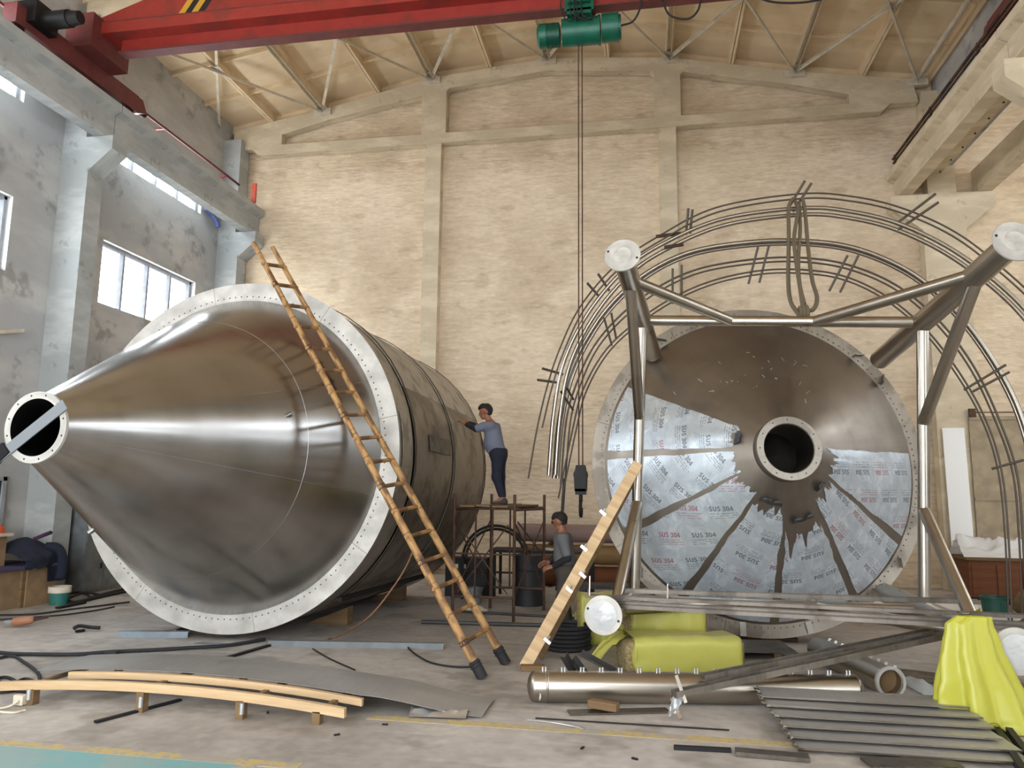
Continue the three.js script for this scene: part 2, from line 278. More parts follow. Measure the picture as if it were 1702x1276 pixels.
// windows: frame, mullions, panes
let winNo = 0;
function windowIn(x, z0, z1, y0, y1, n, inward) {
  const w = struct(`window_${++winNo}`), t = 0.06, d = 0.05;
  struct('window_frame', join([bx(x - d, x + d, y0, y0 + t, z0, z1), bx(x - d, x + d, y1 - t, y1, z0, z1), bx(x - d, x + d, y0, y1, z0, z0 + t), bx(x - d, x + d, y0, y1, z1 - t, z1)]), M.winFrame, w);
  for (let k = 1; k < n; k++) { const z = mix(z0, z1, k / n); struct('mullion', bx(x - d, x + d, y0 + t, y1 - t, z - 0.03, z + 0.03), M.winFrame, w); }
  for (let k = 0; k < n; k++) { const a = mix(z0, z1, k / n) + (k ? 0.03 : t), b = mix(z0, z1, (k + 1) / n) - (k < n - 1 ? 0.03 : t); struct('window_pane', new THREE.PlaneGeometry(b - a, y1 - y0 - 2 * t).rotateY(Math.PI / 2).translate(x, (y0 + y1) / 2, (a + b) / 2), M.glass, w); }
  daylight(z1 - z0 - 0.15, y1 - y0 - 0.15, V(x + inward * 0.08, (y0 + y1) / 2, (z0 + z1) / 2), V(inward, 0, 0), inward > 0 ? POWER_L : y0 > 8 ? POWER_R * 1.8 : POWER_R);
}
const POWER_L = 14, POWER_R = 4.5, POWER_F = 3, POWER_GATE = 8;
for (const [a, b, c, d, n] of winL) windowIn(XL - 0.17, a, b, c, d, n, 1);
for (const [a, b, c, d, n] of winR) windowIn(XR + 0.15, a, b, c, d, n, -1);
function windowFront(x0, x1, y0, y1, n) {
  const w = struct(`window_${++winNo}`), z = ZF + 0.15, t = 0.07;
  struct('window_frame', join([bx(x0, x1, y0, y0 + t, z - t, z + t), bx(x0, x1, y1 - t, y1, z - t, z + t), bx(x0, x0 + t, y0, y1, z - t, z + t), bx(x1 - t, x1, y0, y1, z - t, z + t)]), M.winFrame, w);
  for (let k = 1; k < n; k++) { const x = mix(x0, x1, k / n); struct('mullion', bx(x - 0.04, x + 0.04, y0, y1, z - t, z + t), M.winFrame, w); }
  for (let k = 0; k < n; k++) { const a = mix(x0, x1, k / n) + t, b = mix(x0, x1, (k + 1) / n) - t; struct('window_pane', new THREE.PlaneGeometry(b - a, y1 - y0 - 2 * t).translate((a + b) / 2, (y0 + y1) / 2, z), M.glass, w); }
  daylight(x1 - x0 - 0.15, y1 - y0 - 0.15, V((x0 + x1) / 2, (y0 + y1) / 2, z - 0.1), V(0, 0, -1), POWER_F);
}
windowFront(-8.6, 3.9, 7.2, 10.2, 8); windowFront(8.5, 15, 0.9, 7.2, 4);
daylight(7.9, 5.5, V(-3.5, 2.8, ZF + 0.02), V(0, 0, -1), POWER_GATE);       // the open gate behind

// tan sheet-metal door leaf standing before the back wall at the right
{
  const d = struct('door_1'), z = -17.68;
  struct('door_leaf', bx(6.92, 9.6, 0.02, 3.7, z - 0.04, z), M.tan, d);
  struct('door_frame', join([bx(6.92, 9.6, 3.62, 3.7, z, z + 0.03), bx(9.0, 9.07, 0.02, 3.7, z, z + 0.03), bx(6.92, 9.6, 1.9, 1.97, z, z + 0.03)]), M.tan, d);
  struct('door_latch', join([tube(V(6.95, 3.78, z + 0.04), V(8.0, 3.78, z + 0.04), 0.012), bx(6.92, 7.05, 3.68, 3.86, z, z + 0.06)]), M.rust, d);
}
solo('white_board', bar(V(6.6, 0.0, -17.60), V(6.6, 3.45, -17.70), 0.44, 0.02, V(0, 0, 1)), mat(0xf4f3ef, 0.5), 'narrow white board standing against the column beside the tan door', 'board');

// concrete columns with corbels
const corbelL = (z0, z1) => { const s = shape([[-11.1, 0], [-10.5, 0], [-10.5, 8.0], [-10.02, 8.42], [-10.02, 8.69], [-10.6, 8.69], [-10.6, 11.3], [-11.1, 11.3]]); return mUV(ext(s, z1 - z0, 0).translate(0, 0, z0)); };
const corbelR = (z0, z1) => { const s = shape([[6.3, 0], [7.2, 0], [7.2, 7.95], [7.85, 8.5], [7.85, 8.8], [7.05, 8.8], [7.05, 11.3], [6.45, 11.3], [6.45, 8.8], [5.65, 8.8], [5.65, 8.5], [6.3, 7.95]]); return mUV(ext(s, z1 - z0, 0).translate(0, 0, z0)); };
solo('concrete_column', corbelL(-12.57, -12.15), M.concreteFlareGrey, 'whitewashed concrete column with corbel between two windows of left wall', 'column');
solo('concrete_column', corbelL(-18.05, -17.6), M.concreteFlareGrey, 'whitewashed concrete corner column with corbel behind the bamboo ladder top', 'column');
solo('concrete_column', corbelR(-18.05, -17.75), M.concrete, 'cream concrete column with two corbels behind the pipe hoops', 'column');
solo('concrete_column', corbelR(-12.57, -12.15), M.concrete, 'cream concrete column with big corbel carrying the near end of runway beam', 'column');
let trimNo = 0;
for (const z of COLZ.slice(1)) { struct(`trim_${++trimNo}`, corbelL(z - 0.2, z + 0.2), M.concreteFlareGrey); struct(`trim_${++trimNo}`, corbelR(z - 0.2, z + 0.2), M.concrete); }
// flat piers on the back wall
for (const [x, lab] of [[-5.3, 'flat cream pier on back wall above the worker on scaffold'], [0.66, 'flat cream pier on back wall behind the pipe hoops']]) solo('wall_pier', bx(x - 0.21, x + 0.21, 0, 11.2, ZB, -17.85), M.concrete, lab, 'pier');

// bowstring trusses
function truss(z0, z1, open) {
  const top = [], X = [-10.95, -8.36, -5.38, -2.33, 0.72, 3.7, 6.29];
  for (const x of [...X].reverse()) top.push([x, chordY(x)]);
  const holes = [
    [[-9.55, 11.17], [-5.62, 11.17], [-5.62, 12.28], [-8.3, 11.78], [-9.55, 11.47]],
    [[-4.98, 11.17], [0.36, 11.17], [0.36, 12.36], [0.28, 12.43], [-2.33, 12.68], [-4.9, 12.42], [-4.98, 12.34]],
    [[0.99, 11.17], [4.9, 11.17], [4.9, 11.42], [3.6, 11.78], [1.08, 12.34], [0.99, 12.28]]];
  return mUV(ext(shape([[-10.95, 11.1], [-10.4, 11.1], [-10.2, 10.92], [5.6, 10.92], [5.8, 11.1], [6.4, 11.1], ...top], holes.map((h) => h.slice().reverse())), z1 - z0 - 0.02, 0.01).translate(0, 0, z0));
}
solo('roof_truss', truss(-18.05, -17.8), M.concrete, 'cream concrete arched truss with straight tie against the back wall', 'truss');
for (const z of COLZ) struct(`trim_${++trimNo}`, truss(z - 0.13, z + 0.13), M.concrete);

// roof: ribbed concrete panels laid from truss to truss, under an unseen deck added to stop light leaks
{
  const ceil = struct('ceiling'), U = [-9.05, -7.55, -6.04, -4.54, -3.05, -1.52, 0, 1.52, 3.05, 4.54, 6.04, 7.55, 9.05];
  const zs = [ZB + 0.03, ...COLZ, ZF - 0.02], cache = {};
  for (let b = 0; b + 1 < zs.length; b++) for (let i = 0; i + 1 < U.length; i++) {
    const xa = XC + U[i], xb = XC + U[i + 1], ya = chordY(xa), yb = chordY(xb), w = Math.hypot(xb - xa, yb - ya) - 0.012, L = zs[b + 1] - zs[b] - 0.015, key = w.toFixed(2) + L.toFixed(2);
    if (!cache[key]) {
      const g = [bx(-w / 2, w / 2, 0.235, 0.275, -L / 2, L / 2)];
      for (const s of [-1, 1]) { const r = s < 0 ? shape([[0, 0], [0.055, 0], [0.085, 0.24], [0, 0.24]]) : shape([[0, 0], [0, 0.24], [-0.085, 0.24], [-0.055, 0]]); g.push(mUV(ext(r, L).translate(s > 0 ? w / 2 : -w / 2, 0, -L / 2))); }
      for (let k = 0; k <= 4; k++) { const z = mix(-L / 2 + 0.04, L / 2 - 0.04, k / 4); g.push(bx(-w / 2, w / 2, k % 4 ? 0.13 : 0.02, 0.24, z - 0.035, z + 0.035)); }
      cache[key] = join(g);
    }
    const p = struct('roof_panel', cache[key], M.roof, ceil);
    p.position.set((xa + xb) / 2, (ya + yb) / 2 + 0.01, (zs[b] + zs[b + 1]) / 2); p.rotation.z = Math.atan2(yb - ya, xb - xa);
  }
  const deck = [[-11.6, 11.45], ...[-9.05, -6.03, -3.05, 0, 3.05, 6.03, 9.05].map((u) => [XC + u, chordY(XC + u) + 0.33]), [7.2, 11.85], [7.2, 12.2], ...[9.05, 6.03, 3.05, 0, -3.05, -6.03, -9.05].map((u) => [XC + u, chordY(XC + u) + 0.6]), [-11.6, 12.2]];
  struct('light_seal_deck', mUV(ext(shape(deck), 24.5).translate(0, 0, -18.45)), M.roof, ceil);
  struct('aisle_roof', bx(7.0, 16.9, 11.4, 11.7, -18.45, 6.05), M.roof, ceil);
}

// bracing rods of the far bay: gussets, struts and diagonals
{
  const GX = [-9.0, -6.05, -3.05, 0, 3.05, 6.0, 8.7].map((u) => XC + u), zA = -17.72, zB = -12.5;
  const y = (x) => chordY(x) - 0.04;
  GX.forEach((x, i) => {
    const t = thing('roof_strut', ['white steel roof strut along the left wall top', 'white steel roof strut landing above the left recess of truss', 'white steel roof strut above the left pier', 'white steel roof strut left of the green hoist', 'white steel roof strut above the right pier', 'white steel roof strut right of the right pier', 'white steel pipe strut by the right runway rail'][i], 'strut');
    if (i === 0 || i === 6) part(t, 'rod', tube(V(x, y(x), zA), V(x, y(x), zB), 0.055, 12), M.paintWhite);
    else { part(t, 'channel', join([bar(V(x - 0.06, y(x), zA), V(x - 0.06, y(x), zB), 0.012, 0.12), bar(V(x + 0.06, y(x), zA), V(x + 0.06, y(x), zB), 0.012, 0.12), bar(V(x, y(x) + 0.06, zA), V(x, y(x) + 0.06, zB), 0.12, 0.012)]), M.paintWhite); }
    part(t, 'gusset_plate', join([bar(V(x - 0.24, y(x) - 0.07, -17.78), V(x + 0.24, y(x) - 0.07, -17.78), 0.14, 0.16), bar(V(x - 0.16, y(x) - 0.0, -17.62), V(x + 0.16, y(x) - 0.0, -17.62), 0.26, 0.015)]), M.paintWhite);
  });
  const where = ['above the left wall girder', 'left of the left pier', 'right of the left pier', 'beside the green hoist', 'right of the right pier', 'next to right runway beam'];
  for (let i = 0; i + 1 < GX.length; i++) {
    const t = thing('roof_cross_brace', `crossed white steel angle braces under roof ${where[i]}`, 'brace');
    const a = V(GX[i], y(GX[i]) - 0.02, zA), b = V(GX[i + 1], y(GX[i + 1]) - 0.02, zB), c = V(GX[i + 1], y(GX[i + 1]) - 0.06, zA), d = V(GX[i], y(GX[i]) - 0.06, zB);
    part(t, 'brace_rod', join([bar(a, b, 0.07, 0.012), bar(a.clone().add(V(0.03, -0.03, 0)), b.clone().add(V(0.03, -0.03, 0)), 0.012, 0.06)]), M.paintWhite);
    part(t, 'brace_rod', join([bar(c, d, 0.07, 0.012), bar(c.clone().add(V(0.03, -0.03, 0)), d.clone().add(V(0.03, -0.03, 0)), 0.012, 0.06)]), M.paintWhite);
    const m = a.clone().add(b).add(c).add(d).multiplyScalar(0.25); part(t, 'centre_plate', bar(m.clone().add(V(-0.14, 0, 0)), m.clone().add(V(0.14, 0, 0)), 0.3, 0.02), M.paintWhite);
  }
}

// runway beams and rails
function runway(name, x0, web, x1, m, label) {
  const t = thing(name, label, 'crane beam');
  const yb = web[2], s = shape([[web[0], yb], [web[1], yb], [web[1], 9.2], [x1, 9.27], [x1, 9.42], [x0, 9.42], [x0, 9.27], [web[0], 9.2]]);
  let z = -18.05; const edges = [-12.36, -6.36, -0.36, 5.62];
  for (const e of edges) { part(t, 'beam_span', mUV(ext(s, e - z - 0.03, 0).translate(0, 0, z)), m); z = e; }
  for (let k = 0; k < 26; k++) { const zz = -17.6 + k * 0.62; part(t, 'bolt', join([tube(V(x0 + 0.07, 9.42, zz), V(x0 + 0.07, 9.45, zz), 0.02, 6), tube(V(x1 - 0.07, 9.24, zz), V(x1 - 0.07, 9.45, zz), 0.018, 6)]), M.darkSteel); }
  return t;
}
runway('runway_beam', -10.95, [-10.46, -10.19, 8.7], -10.05, M.concreteFlareGrey, 'grey concrete crane runway beam with bolt holes along the left wall');
runway('runway_beam', 5.68, [5.83, 6.12, 8.81], 6.75, M.concrete, 'cream concrete crane runway beam on the right with dark rail on top');
solo('aisle_beam', bx(7.5, 7.8, 8.81, 9.4, -18.05, 5.6), M.concrete, 'second cream runway beam beyond the right columns', 'crane beam');
function rail(x, lab) { const s = shape([[-0.06, 0], [0.06, 0], [0.06, 0.02], [0.012, 0.035], [0.012, 0.09], [0.035, 0.1], [0.035, 0.13], [-0.035, 0.13], [-0.035, 0.1], [-0.012, 0.09], [-0.012, 0.035], [-0.06, 0.02]]); return solo('crane_rail', ext(s, 23.3).translate(x, 9.42, -17.9), M.rust, lab, 'rail'); }
rail(-10.35, 'rusty crane rail on the left runway beam'); rail(5.98, 'rusty crane rail on the right runway beam');
{ // power conductors: brown bars on brackets
  const t = thing('conductor_bar', 'reddish brown conductor bar on brackets beside the right runway rail', 'power rail');
  part(t, 'bar', join([tube(V(5.74, 9.66, -17.7), V(5.74, 9.66, 5), 0.03, 8), tube(V(5.74, 9.56, -17.7), V(5.74, 9.56, 5), 0.022, 8)]), M.rust);
  for (let k = 0; k < 8; k++) part(t, 'bracket', bx(5.72, 5.76, 9.425, 9.70, -17.6 + k * 2.2, -17.54 + k * 2.2), M.rust);
  const u = thing('conductor_bar', 'thin dark red conductor bar on left wall above the runway beam', 'power rail');
  part(u, 'bar', tube(V(-10.55, 9.98, -17.55), V(-10.55, 9.98, 5), 0.03, 8), M.redDark);
  for (let k = 0; k < 6; k++) part(u, 'bracket', join([bx(-10.98, -10.52, 9.96, 10.0, -17 + k * 2.6, -16.95 + k * 2.6)]), M.redDark);
}
solo('rail_stop', join([bx(-10.12, -10.0, 9.42, 9.95, -17.5, -17.44)]), mat(0xb8442c, 0.5), 'small orange red plate standing on the left runway beam end', 'rail stop');
solo('drain_elbow', sweep([PX(343, 346, -11.0), PX(352, 357, -10.95), PX(360, 370, -10.87), PX(362, 378, -10.85)], 0.07, 16, 10), mat(0x4a5a86, 0.5), 'blue grey pipe elbow under the left runway beam', 'pipe');
// a low office window in the left wall
{ const w = struct(`window_${++winNo}`); struct('window_frame', join([bx(-11.1, -11.03, 1.15, 1.22, -11.6, -9.9), bx(-11.1, -11.03, 2.05, 2.12, -11.6, -9.9), bx(-11.1, -11.03, 1.15, 2.12, -11.6, -11.52), bx(-11.1, -11.03, 1.15, 2.12, -10.7, -10.64)]), M.winFrame, w); struct('window_pane', bx(-11.1, -11.06, 1.2, 2.07, -11.55, -9.9), M.darkGlass, w); }

// floor paint
struct('trim_20', bx(-11.0, -2.45, 0, 0.003, -5.42, -5.30), M.worn).name = 'painted_line';
struct('painted_bay', bx(-11.0, -2.9, 0, 0.002, -5.30, -2.0), M.teal);
struct('painted_line_001', bx(-2.4, 1.2, 0, 0.0025, -6.66, -6.53), M.worn);
struct('painted_line_002', bx(-2.85, -2.75, 0, 0.003, -5.3, -2.0), M.worn);
// ------------------------------------------------------------------ overhead crane
{
  const t = thing('overhead_crane', 'red single girder overhead crane spanning the hall with striped marking', 'crane');
  const z = -11.68, y0 = 10.0, xa = -10.0, xb = 5.6;
  // I-beam under a folded box
  part(t, 'bottom_flange', join([bx(xa + 0.4, xb - 0.3, y0, y0 + 0.035, z - 0.11, z + 0.11), bx(xa + 0.4, xb - 0.3, y0 + 0.035, y0 + 0.06, z - 0.07, z + 0.07)]), M.redDark, 'brownish red lower flange');
  part(t, 'web', bx(xa + 0.4, xb - 0.3, y0 + 0.04, y0 + 0.36, z - 0.03, z + 0.03), M.red);
  const box = shape([[xa, y0 + 0.36], [xb, y0 + 0.36], [xb, y0 + 0.62], [xb - 1.3, y0 + 1.1], [xa + 1.5, y0 + 1.1], [xa, y0 + 0.62]]);
  part(t, 'girder_box', mUV(ext(box, 0.5).translate(0, 0, z - 0.25)), M.red);
  part(t, 'lower_chord', join([bx(xa, xb, y0 + 0.3, y0 + 0.345, z - 0.29, z + 0.29), bx(xa, xb, y0 + 0.345, y0 + 0.52, z + 0.25, z + 0.29), bx(xa, xb, y0 + 0.345, y0 + 0.52, z - 0.29, z - 0.25)]), M.red);
  part(t, 'cover_seam', join([bx(xa, xb, y0 + 0.515, y0 + 0.535, z + 0.25, z + 0.295), bx(xa, xb, y0 + 0.515, y0 + 0.535, z - 0.295, z - 0.25)]), M.redDark);
  for (const [k, m] of [[0, M.yellowPaint], [1, M.black], [2, M.yellowPaint], [3, M.black]]) { const x = -8.32 + k * 0.13; part(t, k % 2 ? 'black_stripe' : 'yellow_stripe', mUV(ext(shape([[x, y0 + 0.54], [x + 0.13, y0 + 0.54], [x + 0.47, y0 + 1.08], [x + 0.34, y0 + 1.08]]), 0.004).translate(0, 0, z + 0.25)), m); }
  for (const [x, s] of [[-10.35, 1], [5.98, -1]]) {   // end carriages
    const e = part(t, 'end_carriage', join([bx(x - 0.13, x + 0.13, 9.62, 9.98, z - 1.35, z + 1.75), mUV(ext(shape([[z - 1.65, 9.75], [z - 1.35, 9.62], [z - 1.35, 9.98], [z - 1.5, 9.98]]), 0.22).rotateY(-Math.PI / 2).translate(x + 0.11, 0, 0)), bx(Math.min(x, x + s * 0.5) - 0.05, Math.max(x, x + s * 0.5), 9.95, 10.6, z - 0.5, z + 0.5)]), M.redDark);
    for (const zz of [z - 1.2, z + 1.6]) part(e, 'wheel', tube(V(x - 0.06, 9.68, zz), V(x + 0.06, 9.68, zz), 0.13, 20), M.darkSteel);
    part(e, 'buffer', tube(V(x, 9.78, z - 1.72), V(x, 9.78, z - 1.6), 0.07, 12), M.rubber);
    part(e, 'drive_motor', join([tube(V(x + s * 0.1, 9.9, z + 1.3), V(x + s * 0.75, 9.9, z + 1.3), 0.15, 16), tube(V(x + s * 0.75, 9.9, z + 1.3), V(x + s * 0.95, 9.9, z + 1.3), 0.13, 16, 0.11), bx(x - 0.15, x + 0.3, 9.75, 10.15, z + 1.05, z + 1.55)]), M.darkSteel, 'dark travel motor');
  }
}
{
  const t = thing('electric_hoist', 'dark green electric rope hoist hanging under the red crane girder', 'hoist');
  const x = -0.97, y = 9.62, z = -11.68;
  part(t, 'drum_housing', join([tube(V(x - 0.3, y, z), V(x + 0.3, y, z), 0.225, 28), tube(V(x + 0.3, y, z), V(x + 0.34, y, z), 0.24, 28)]), M.green);
  part(t, 'gearbox', join([tube(V(x + 0.36, y + 0.02, z), V(x + 0.64, y + 0.02, z), 0.235, 8), tube(V(x + 0.64, y + 0.02, z), V(x + 0.68, y + 0.02, z), 0.2, 8)]), M.green);
  part(t, 'motor', join([tube(V(x - 0.68, y - 0.02, z), V(x - 0.56, y - 0.02, z), 0.2, 24), tube(V(x - 0.56, y - 0.02, z), V(x - 0.34, y - 0.02, z), 0.165, 20), tube(V(x - 0.72, y - 0.02, z), V(x - 0.68, y - 0.02, z), 0.15, 24, 0.2)]), M.green);
  for (let k = 0; k < 9; k++) part(t, 'cooling_fin', lathe([[0.16, 0], [0.2, 0], [0.2, 0.01], [0.16, 0.01]], 20, frame(V(x - 0.55 + k * 0.024, y - 0.02, z), V(1, 0, 0))), M.green);
  const tr = part(t, 'trolley', join([bx(x - 0.24, x + 0.24, 9.86, 10.3, z + 0.205, z + 0.235), bx(x - 0.24, x + 0.24, 9.86, 10.3, z - 0.235, z - 0.205), bx(x - 0.2, x + 0.2, 9.8, 9.9, z - 0.235, z + 0.235), bx(x - 0.18, x + 0.18, 9.96, 10.26, z + 0.235, z + 0.32)]), M.green);
  for (const s of [-1, 1]) for (const q of [-1, 1]) part(tr, 'trolley_wheel', tube(V(x + s * 0.15, 10.1, z + q * 0.05), V(x + s * 0.15, 10.1, z + q * 0.2), 0.06, 14), M.darkSteel);
  const r = rng(5);
  for (let k = 0; k < 7; k++) { const a = x - 0.28 + r() * 0.5, b = a + 0.05 + r() * 0.25; part(t, 'control_cable', sweep([V(a, 10.15, z + 0.33), V(a - 0.03 + r() * 0.06, 9.85 - r() * 0.15, z + 0.33 + r() * 0.05), V((a + b) / 2, 9.55 + r() * 0.15, z + 0.3), V(b, 9.65 + r() * 0.2, z + 0.25)], 0.011, 20, 5), M.rubber); }
  part(t, 'power_cable', sweep([V(x + 0.68, y - 0.02, z + 0.1), V(x + 0.88, y + 0.04, z + 0.1), V(x + 1.0, y + 0.25, z + 0.15), V(x + 1.02, y + 0.55, z + 0.2)], 0.016, 24, 6), M.rubber);
  for (const s of [-1, 1]) part(t, 'hoist_rope', tube(V(x + s * 0.03, 9.42, z), V(x + s * 0.03 , 2.36, z), 0.011, 6), M.rust, 'thin steel hoisting rope');
}
{
  const t = thing('hook_block', 'dark hook block hanging on two thin ropes beside the right vessel', 'crane hook');
  const x = -0.97, z = -11.68;
  part(t, 'block_cheek', join([-1, 1].map((s) => mUV(ext(shape([[-0.09, 1.98], [0.09, 1.98], [0.10, 2.2], [0.07, 2.38], [-0.07, 2.38], [-0.10, 2.2]]), 0.02).translate(x, 0, z + s * 0.07 - 0.01)))), M.darkSteel);
  part(t, 'sheave', tube(V(x, 2.23, z - 0.06), V(x, 2.23, z + 0.06), 0.11, 22), M.darkSteel);
  part(t, 'crosshead', bx(x - 0.08, x + 0.08, 1.93, 2.02, z - 0.08, z + 0.08), M.darkSteel);
  part(t, 'hook', join([tube(V(x, 1.82, z), V(x, 1.95, z), 0.03, 10), sweep([V(x, 1.84, z), V(x, 1.78, z + 0.06), V(x, 1.70, z + 0.075), V(x, 1.62, z + 0.03), V(x, 1.61, z - 0.04), V(x, 1.67, z - 0.09), V(x, 1.73, z - 0.09)], 0.026, 30, 8)]), M.darkSteel);
}
for (const [k, c] of [[0, [V(1.02, 10.02, -11.6), V(0.95, 9.75, -11.6), V(0.78, 9.62, -11.6), V(0.5, 9.72, -11.6), V(0.38, 10.02, -11.6)]], [1, [V(3.5, 10.02, -11.6), V(3.2, 9.86, -11.6), V(2.7, 9.72, -11.6), V(2.1, 9.78, -11.6), V(1.7, 10.02, -11.6)]]]) solo('festoon_cable', sweep(c, 0.017, 30, 6), M.rubber, ['dark cable loop sagging beside the green hoist', 'dark cable loop sagging under roof right of the crane hoist'][k], 'cable');
// ------------------------------------------------------------------ vessels
function dirOf(az, el) { az *= Math.PI / 180; el *= Math.PI / 180; return V(Math.sin(az) * Math.cos(el), Math.sin(el), Math.cos(az) * Math.cos(el)); }
// a flange sector with drilled holes: r0..r1, angle a0..a1
function sector(r0, r1, a0, a1, th, rh, nh, hr) {
  const N = 14, o = [], hs = [];
  for (let i = 0; i <= N; i++) { const a = mix(a0, a1, i / N); o.push([r1 * Math.cos(a), r1 * Math.sin(a)]); }
  for (let i = N; i >= 0; i--) { const a = mix(a0, a1, i / N); o.push([r0 * Math.cos(a), r0 * Math.sin(a)]); }
  for (let k = 0; k < nh; k++) { const a = mix(a0, a1, (k + 0.5) / nh), c = []; for (let q = 0; q < 7; q++) { const b = -q / 7 * Math.PI * 2; c.push([rh * Math.cos(a) + hr * Math.cos(b), rh * Math.sin(a) + hr * Math.sin(b)]); } hs.push(c); }
  return mUV(ext(shape(o, hs), th));
}
function shellSector(r, z0, z1, a0, a1, th, lift = 0) {     // a rolled sheet on a drum; lift raises its first edge
  const g = grid(24, 3, (u, v) => { const a = mix(a0, a1, u), q = r + lift * Math.pow(1 - u, 6); return V(q * Math.cos(a), q * Math.sin(a), mix(z0, z1, v)); }, th);
  return scaleUV(g, r * Math.abs(a1 - a0), Math.abs(z1 - z0));
}
const D = Math.PI / 180;
{
  const c = V(-5.48, 2.44, -9.43), n = dirOf(-1.48, 1.0), fm = frame(c, n), R = 2.365;
  const t = thing('cone_vessel', 'large stainless steel cylindrical vessel lying down with polished cone end', 'vessel');
  const L = 3.30, prof = []; for (let i = 0; i <= 24; i++) { const s = i / 24; prof.push([mix(2.13, 0.28, s), mix(0.0, L, s)]); }
  const cone = part(t, 'cone', scaleUV(lathe(prof, 128, fm, 1.2), 13.4, 3.8), M.polished, 'polished stainless cone');
  const seam = (phi, s0, s1) => { const q = (s) => V(mix(2.13, 0.28, s) * Math.cos(phi), mix(2.13, 0.28, s) * Math.sin(phi), s * L).applyMatrix4(fm); return tube(q(s0), q(s1), 0.003, 6); };
  part(cone, 'weld_seam', join([0.46, -0.26].map((p, i) => seam(p, 0, i ? 1 : 0.5))), M.polished);
  for (const s of [0.3]) part(cone, 'weld_seam', plain(new THREE.TorusGeometry(mix(2.13, 0.28, s), 0.0025, 6, 160)).applyMatrix4(new THREE.Matrix4().makeTranslation(0, 0, s * L)).applyMatrix4(fm), M.polished);
  for (const [p, s] of [[-2.3, 0.42], [0.25, 0.36]]) { const q = V(mix(2.13, 0.28, s) * Math.cos(p), mix(2.13, 0.28, s) * Math.sin(p), s * L).applyMatrix4(fm), o = V(Math.cos(p) * 0.87, Math.sin(p) * 0.87, 0.49).transformDirection(fm); part(cone, 'lug', tube(q, q.clone().addScaledVector(o, 0.06), 0.03, 10), M.polished); }
  // tip flange and the strip taped across the mouth
  const nk = part(t, 'neck_flange', lathe([[0.27, L + 0.029], [0.27, L + 0.03], [0.335, L + 0.03], [0.335, L], [0.285, L], [0.285, L - 0.12]], 64, fm), M.flange, 'pale ring flange');
  part(t, 'neck_bore', lathe([[0.272, L - 0.5], [0.27, L + 0.029]], 64, fm), M.polished);
  for (let k = 0; k < 12; k++) { const a = (k + 0.5) / 12 * Math.PI * 2; part(nk, 'bolt_hole', tube(V(0.305 * Math.cos(a), 0.305 * Math.sin(a), L + 0.028).applyMatrix4(fm), V(0.305 * Math.cos(a), 0.305 * Math.sin(a), L + 0.0315).applyMatrix4(fm), 0.009, 8), M.black); }
  part(t, 'mouth_strip', bar(V(-0.37, -0.30, L + 0.045).applyMatrix4(fm), V(0.31, 0.21, L + 0.045).applyMatrix4(fm), 0.105, 0.012, n), mat(0x7b7f83, 0.8), 'grey strip fixed across the open mouth');
  part(t, 'strip_end', bar(V(-0.41, -0.33, L + 0.035).applyMatrix4(fm), V(-0.26, -0.19, L + 0.06).applyMatrix4(fm), 0.12, 0.03, n), M.darkSteel);
  // bolted flange in eight sectors
  for (let k = 0; k < 8; k++) { const a0 = (k * 45 + 12) * D; part(t, 'flange_sector', sector(2.09, R, a0 + 0.001, a0 + 45 * D - 0.001, 0.022, 2.175, 19, 0.0105).applyMatrix4(fm), M.flange, k ? undefined : 'whitish ring flange drilled with a row of bolt holes'); }
  // drum and the sheets wrapped round it
  const LB = -4.82;
  part(t, 'drum', scaleUV(lathe([[2.12, -0.01], [2.30, -0.01], [2.30, LB], [2.1, LB], [2.1, LB + 0.05]], 128, fm), 14.4, 4.8), M.bareDark);
  part(t, 'drum_end', lathe([[0.001, LB + 0.1], [2.2, LB + 0.1]], 64, fm), M.bareDark);
  const bands = [[-0.03, -0.62], [-0.70, -2.58], [-2.64, -4.80]];
  bands.forEach(([z0, z1], i) => [[-70, 24.8], [25, 110], [110.4, 200], [200.4, 288]].forEach(([a0, a1], k) => part(t, 'cladding_sheet', shellSector(2.335 - 0.004 * (k % 2) + 0.006 * i, z1, z0, a0 * D, a1 * D, 0.008, 0).applyMatrix4(fm), (k === 1 || i === 0) ? M.rolledPale : M.rolled)));
  for (const [z, a0, a1, w] of [[-0.66, 20, 118, 0.05], [-2.61, -60, 62, 0.03], [-2.61, 14, 38, 0.09]]) part(t, 'seam_gap', shellSector(2.318, z - w, z + w, a0 * D, a1 * D, 0.006).applyMatrix4(fm), M.darkSteel);
  // bands and lifted strips at the joints
  for (const [z, w, a0, a1, r] of [[-0.645, 0.018, -60, 130, 2.375], [-2.63, 0.014, -60, 70, 2.37], [-4.79, 0.02, -70, 120, 2.37]]) part(t, 'strap_edge', shellSector(r, z - w, z + w, a0 * D, a1 * D, 0.012).applyMatrix4(fm), M.darkStrap);
  part(t, 'patch_plate', shellSector(2.355, -0.52, -0.16, -4 * D, 14 * D, 0.01).applyMatrix4(fm), M.rolledPale, 'pale patch plate beside flange');
  part(t, 'dark_patch', shellSector(2.362, -2.42, -1.32, 3 * D, 9 * D, 0.004).applyMatrix4(fm), M.bareDark, 'dark rectangular patch');
  part(t, 'bottom_bracket', bar(V(1.5, -1.9, -0.3).applyMatrix4(fm), V(1.5, -1.9, -4).applyMatrix4(fm), 0.06, 0.06), M.darkSteel);
  // chocks that keep it from rolling
  const zc = [-11.0, -13.6];
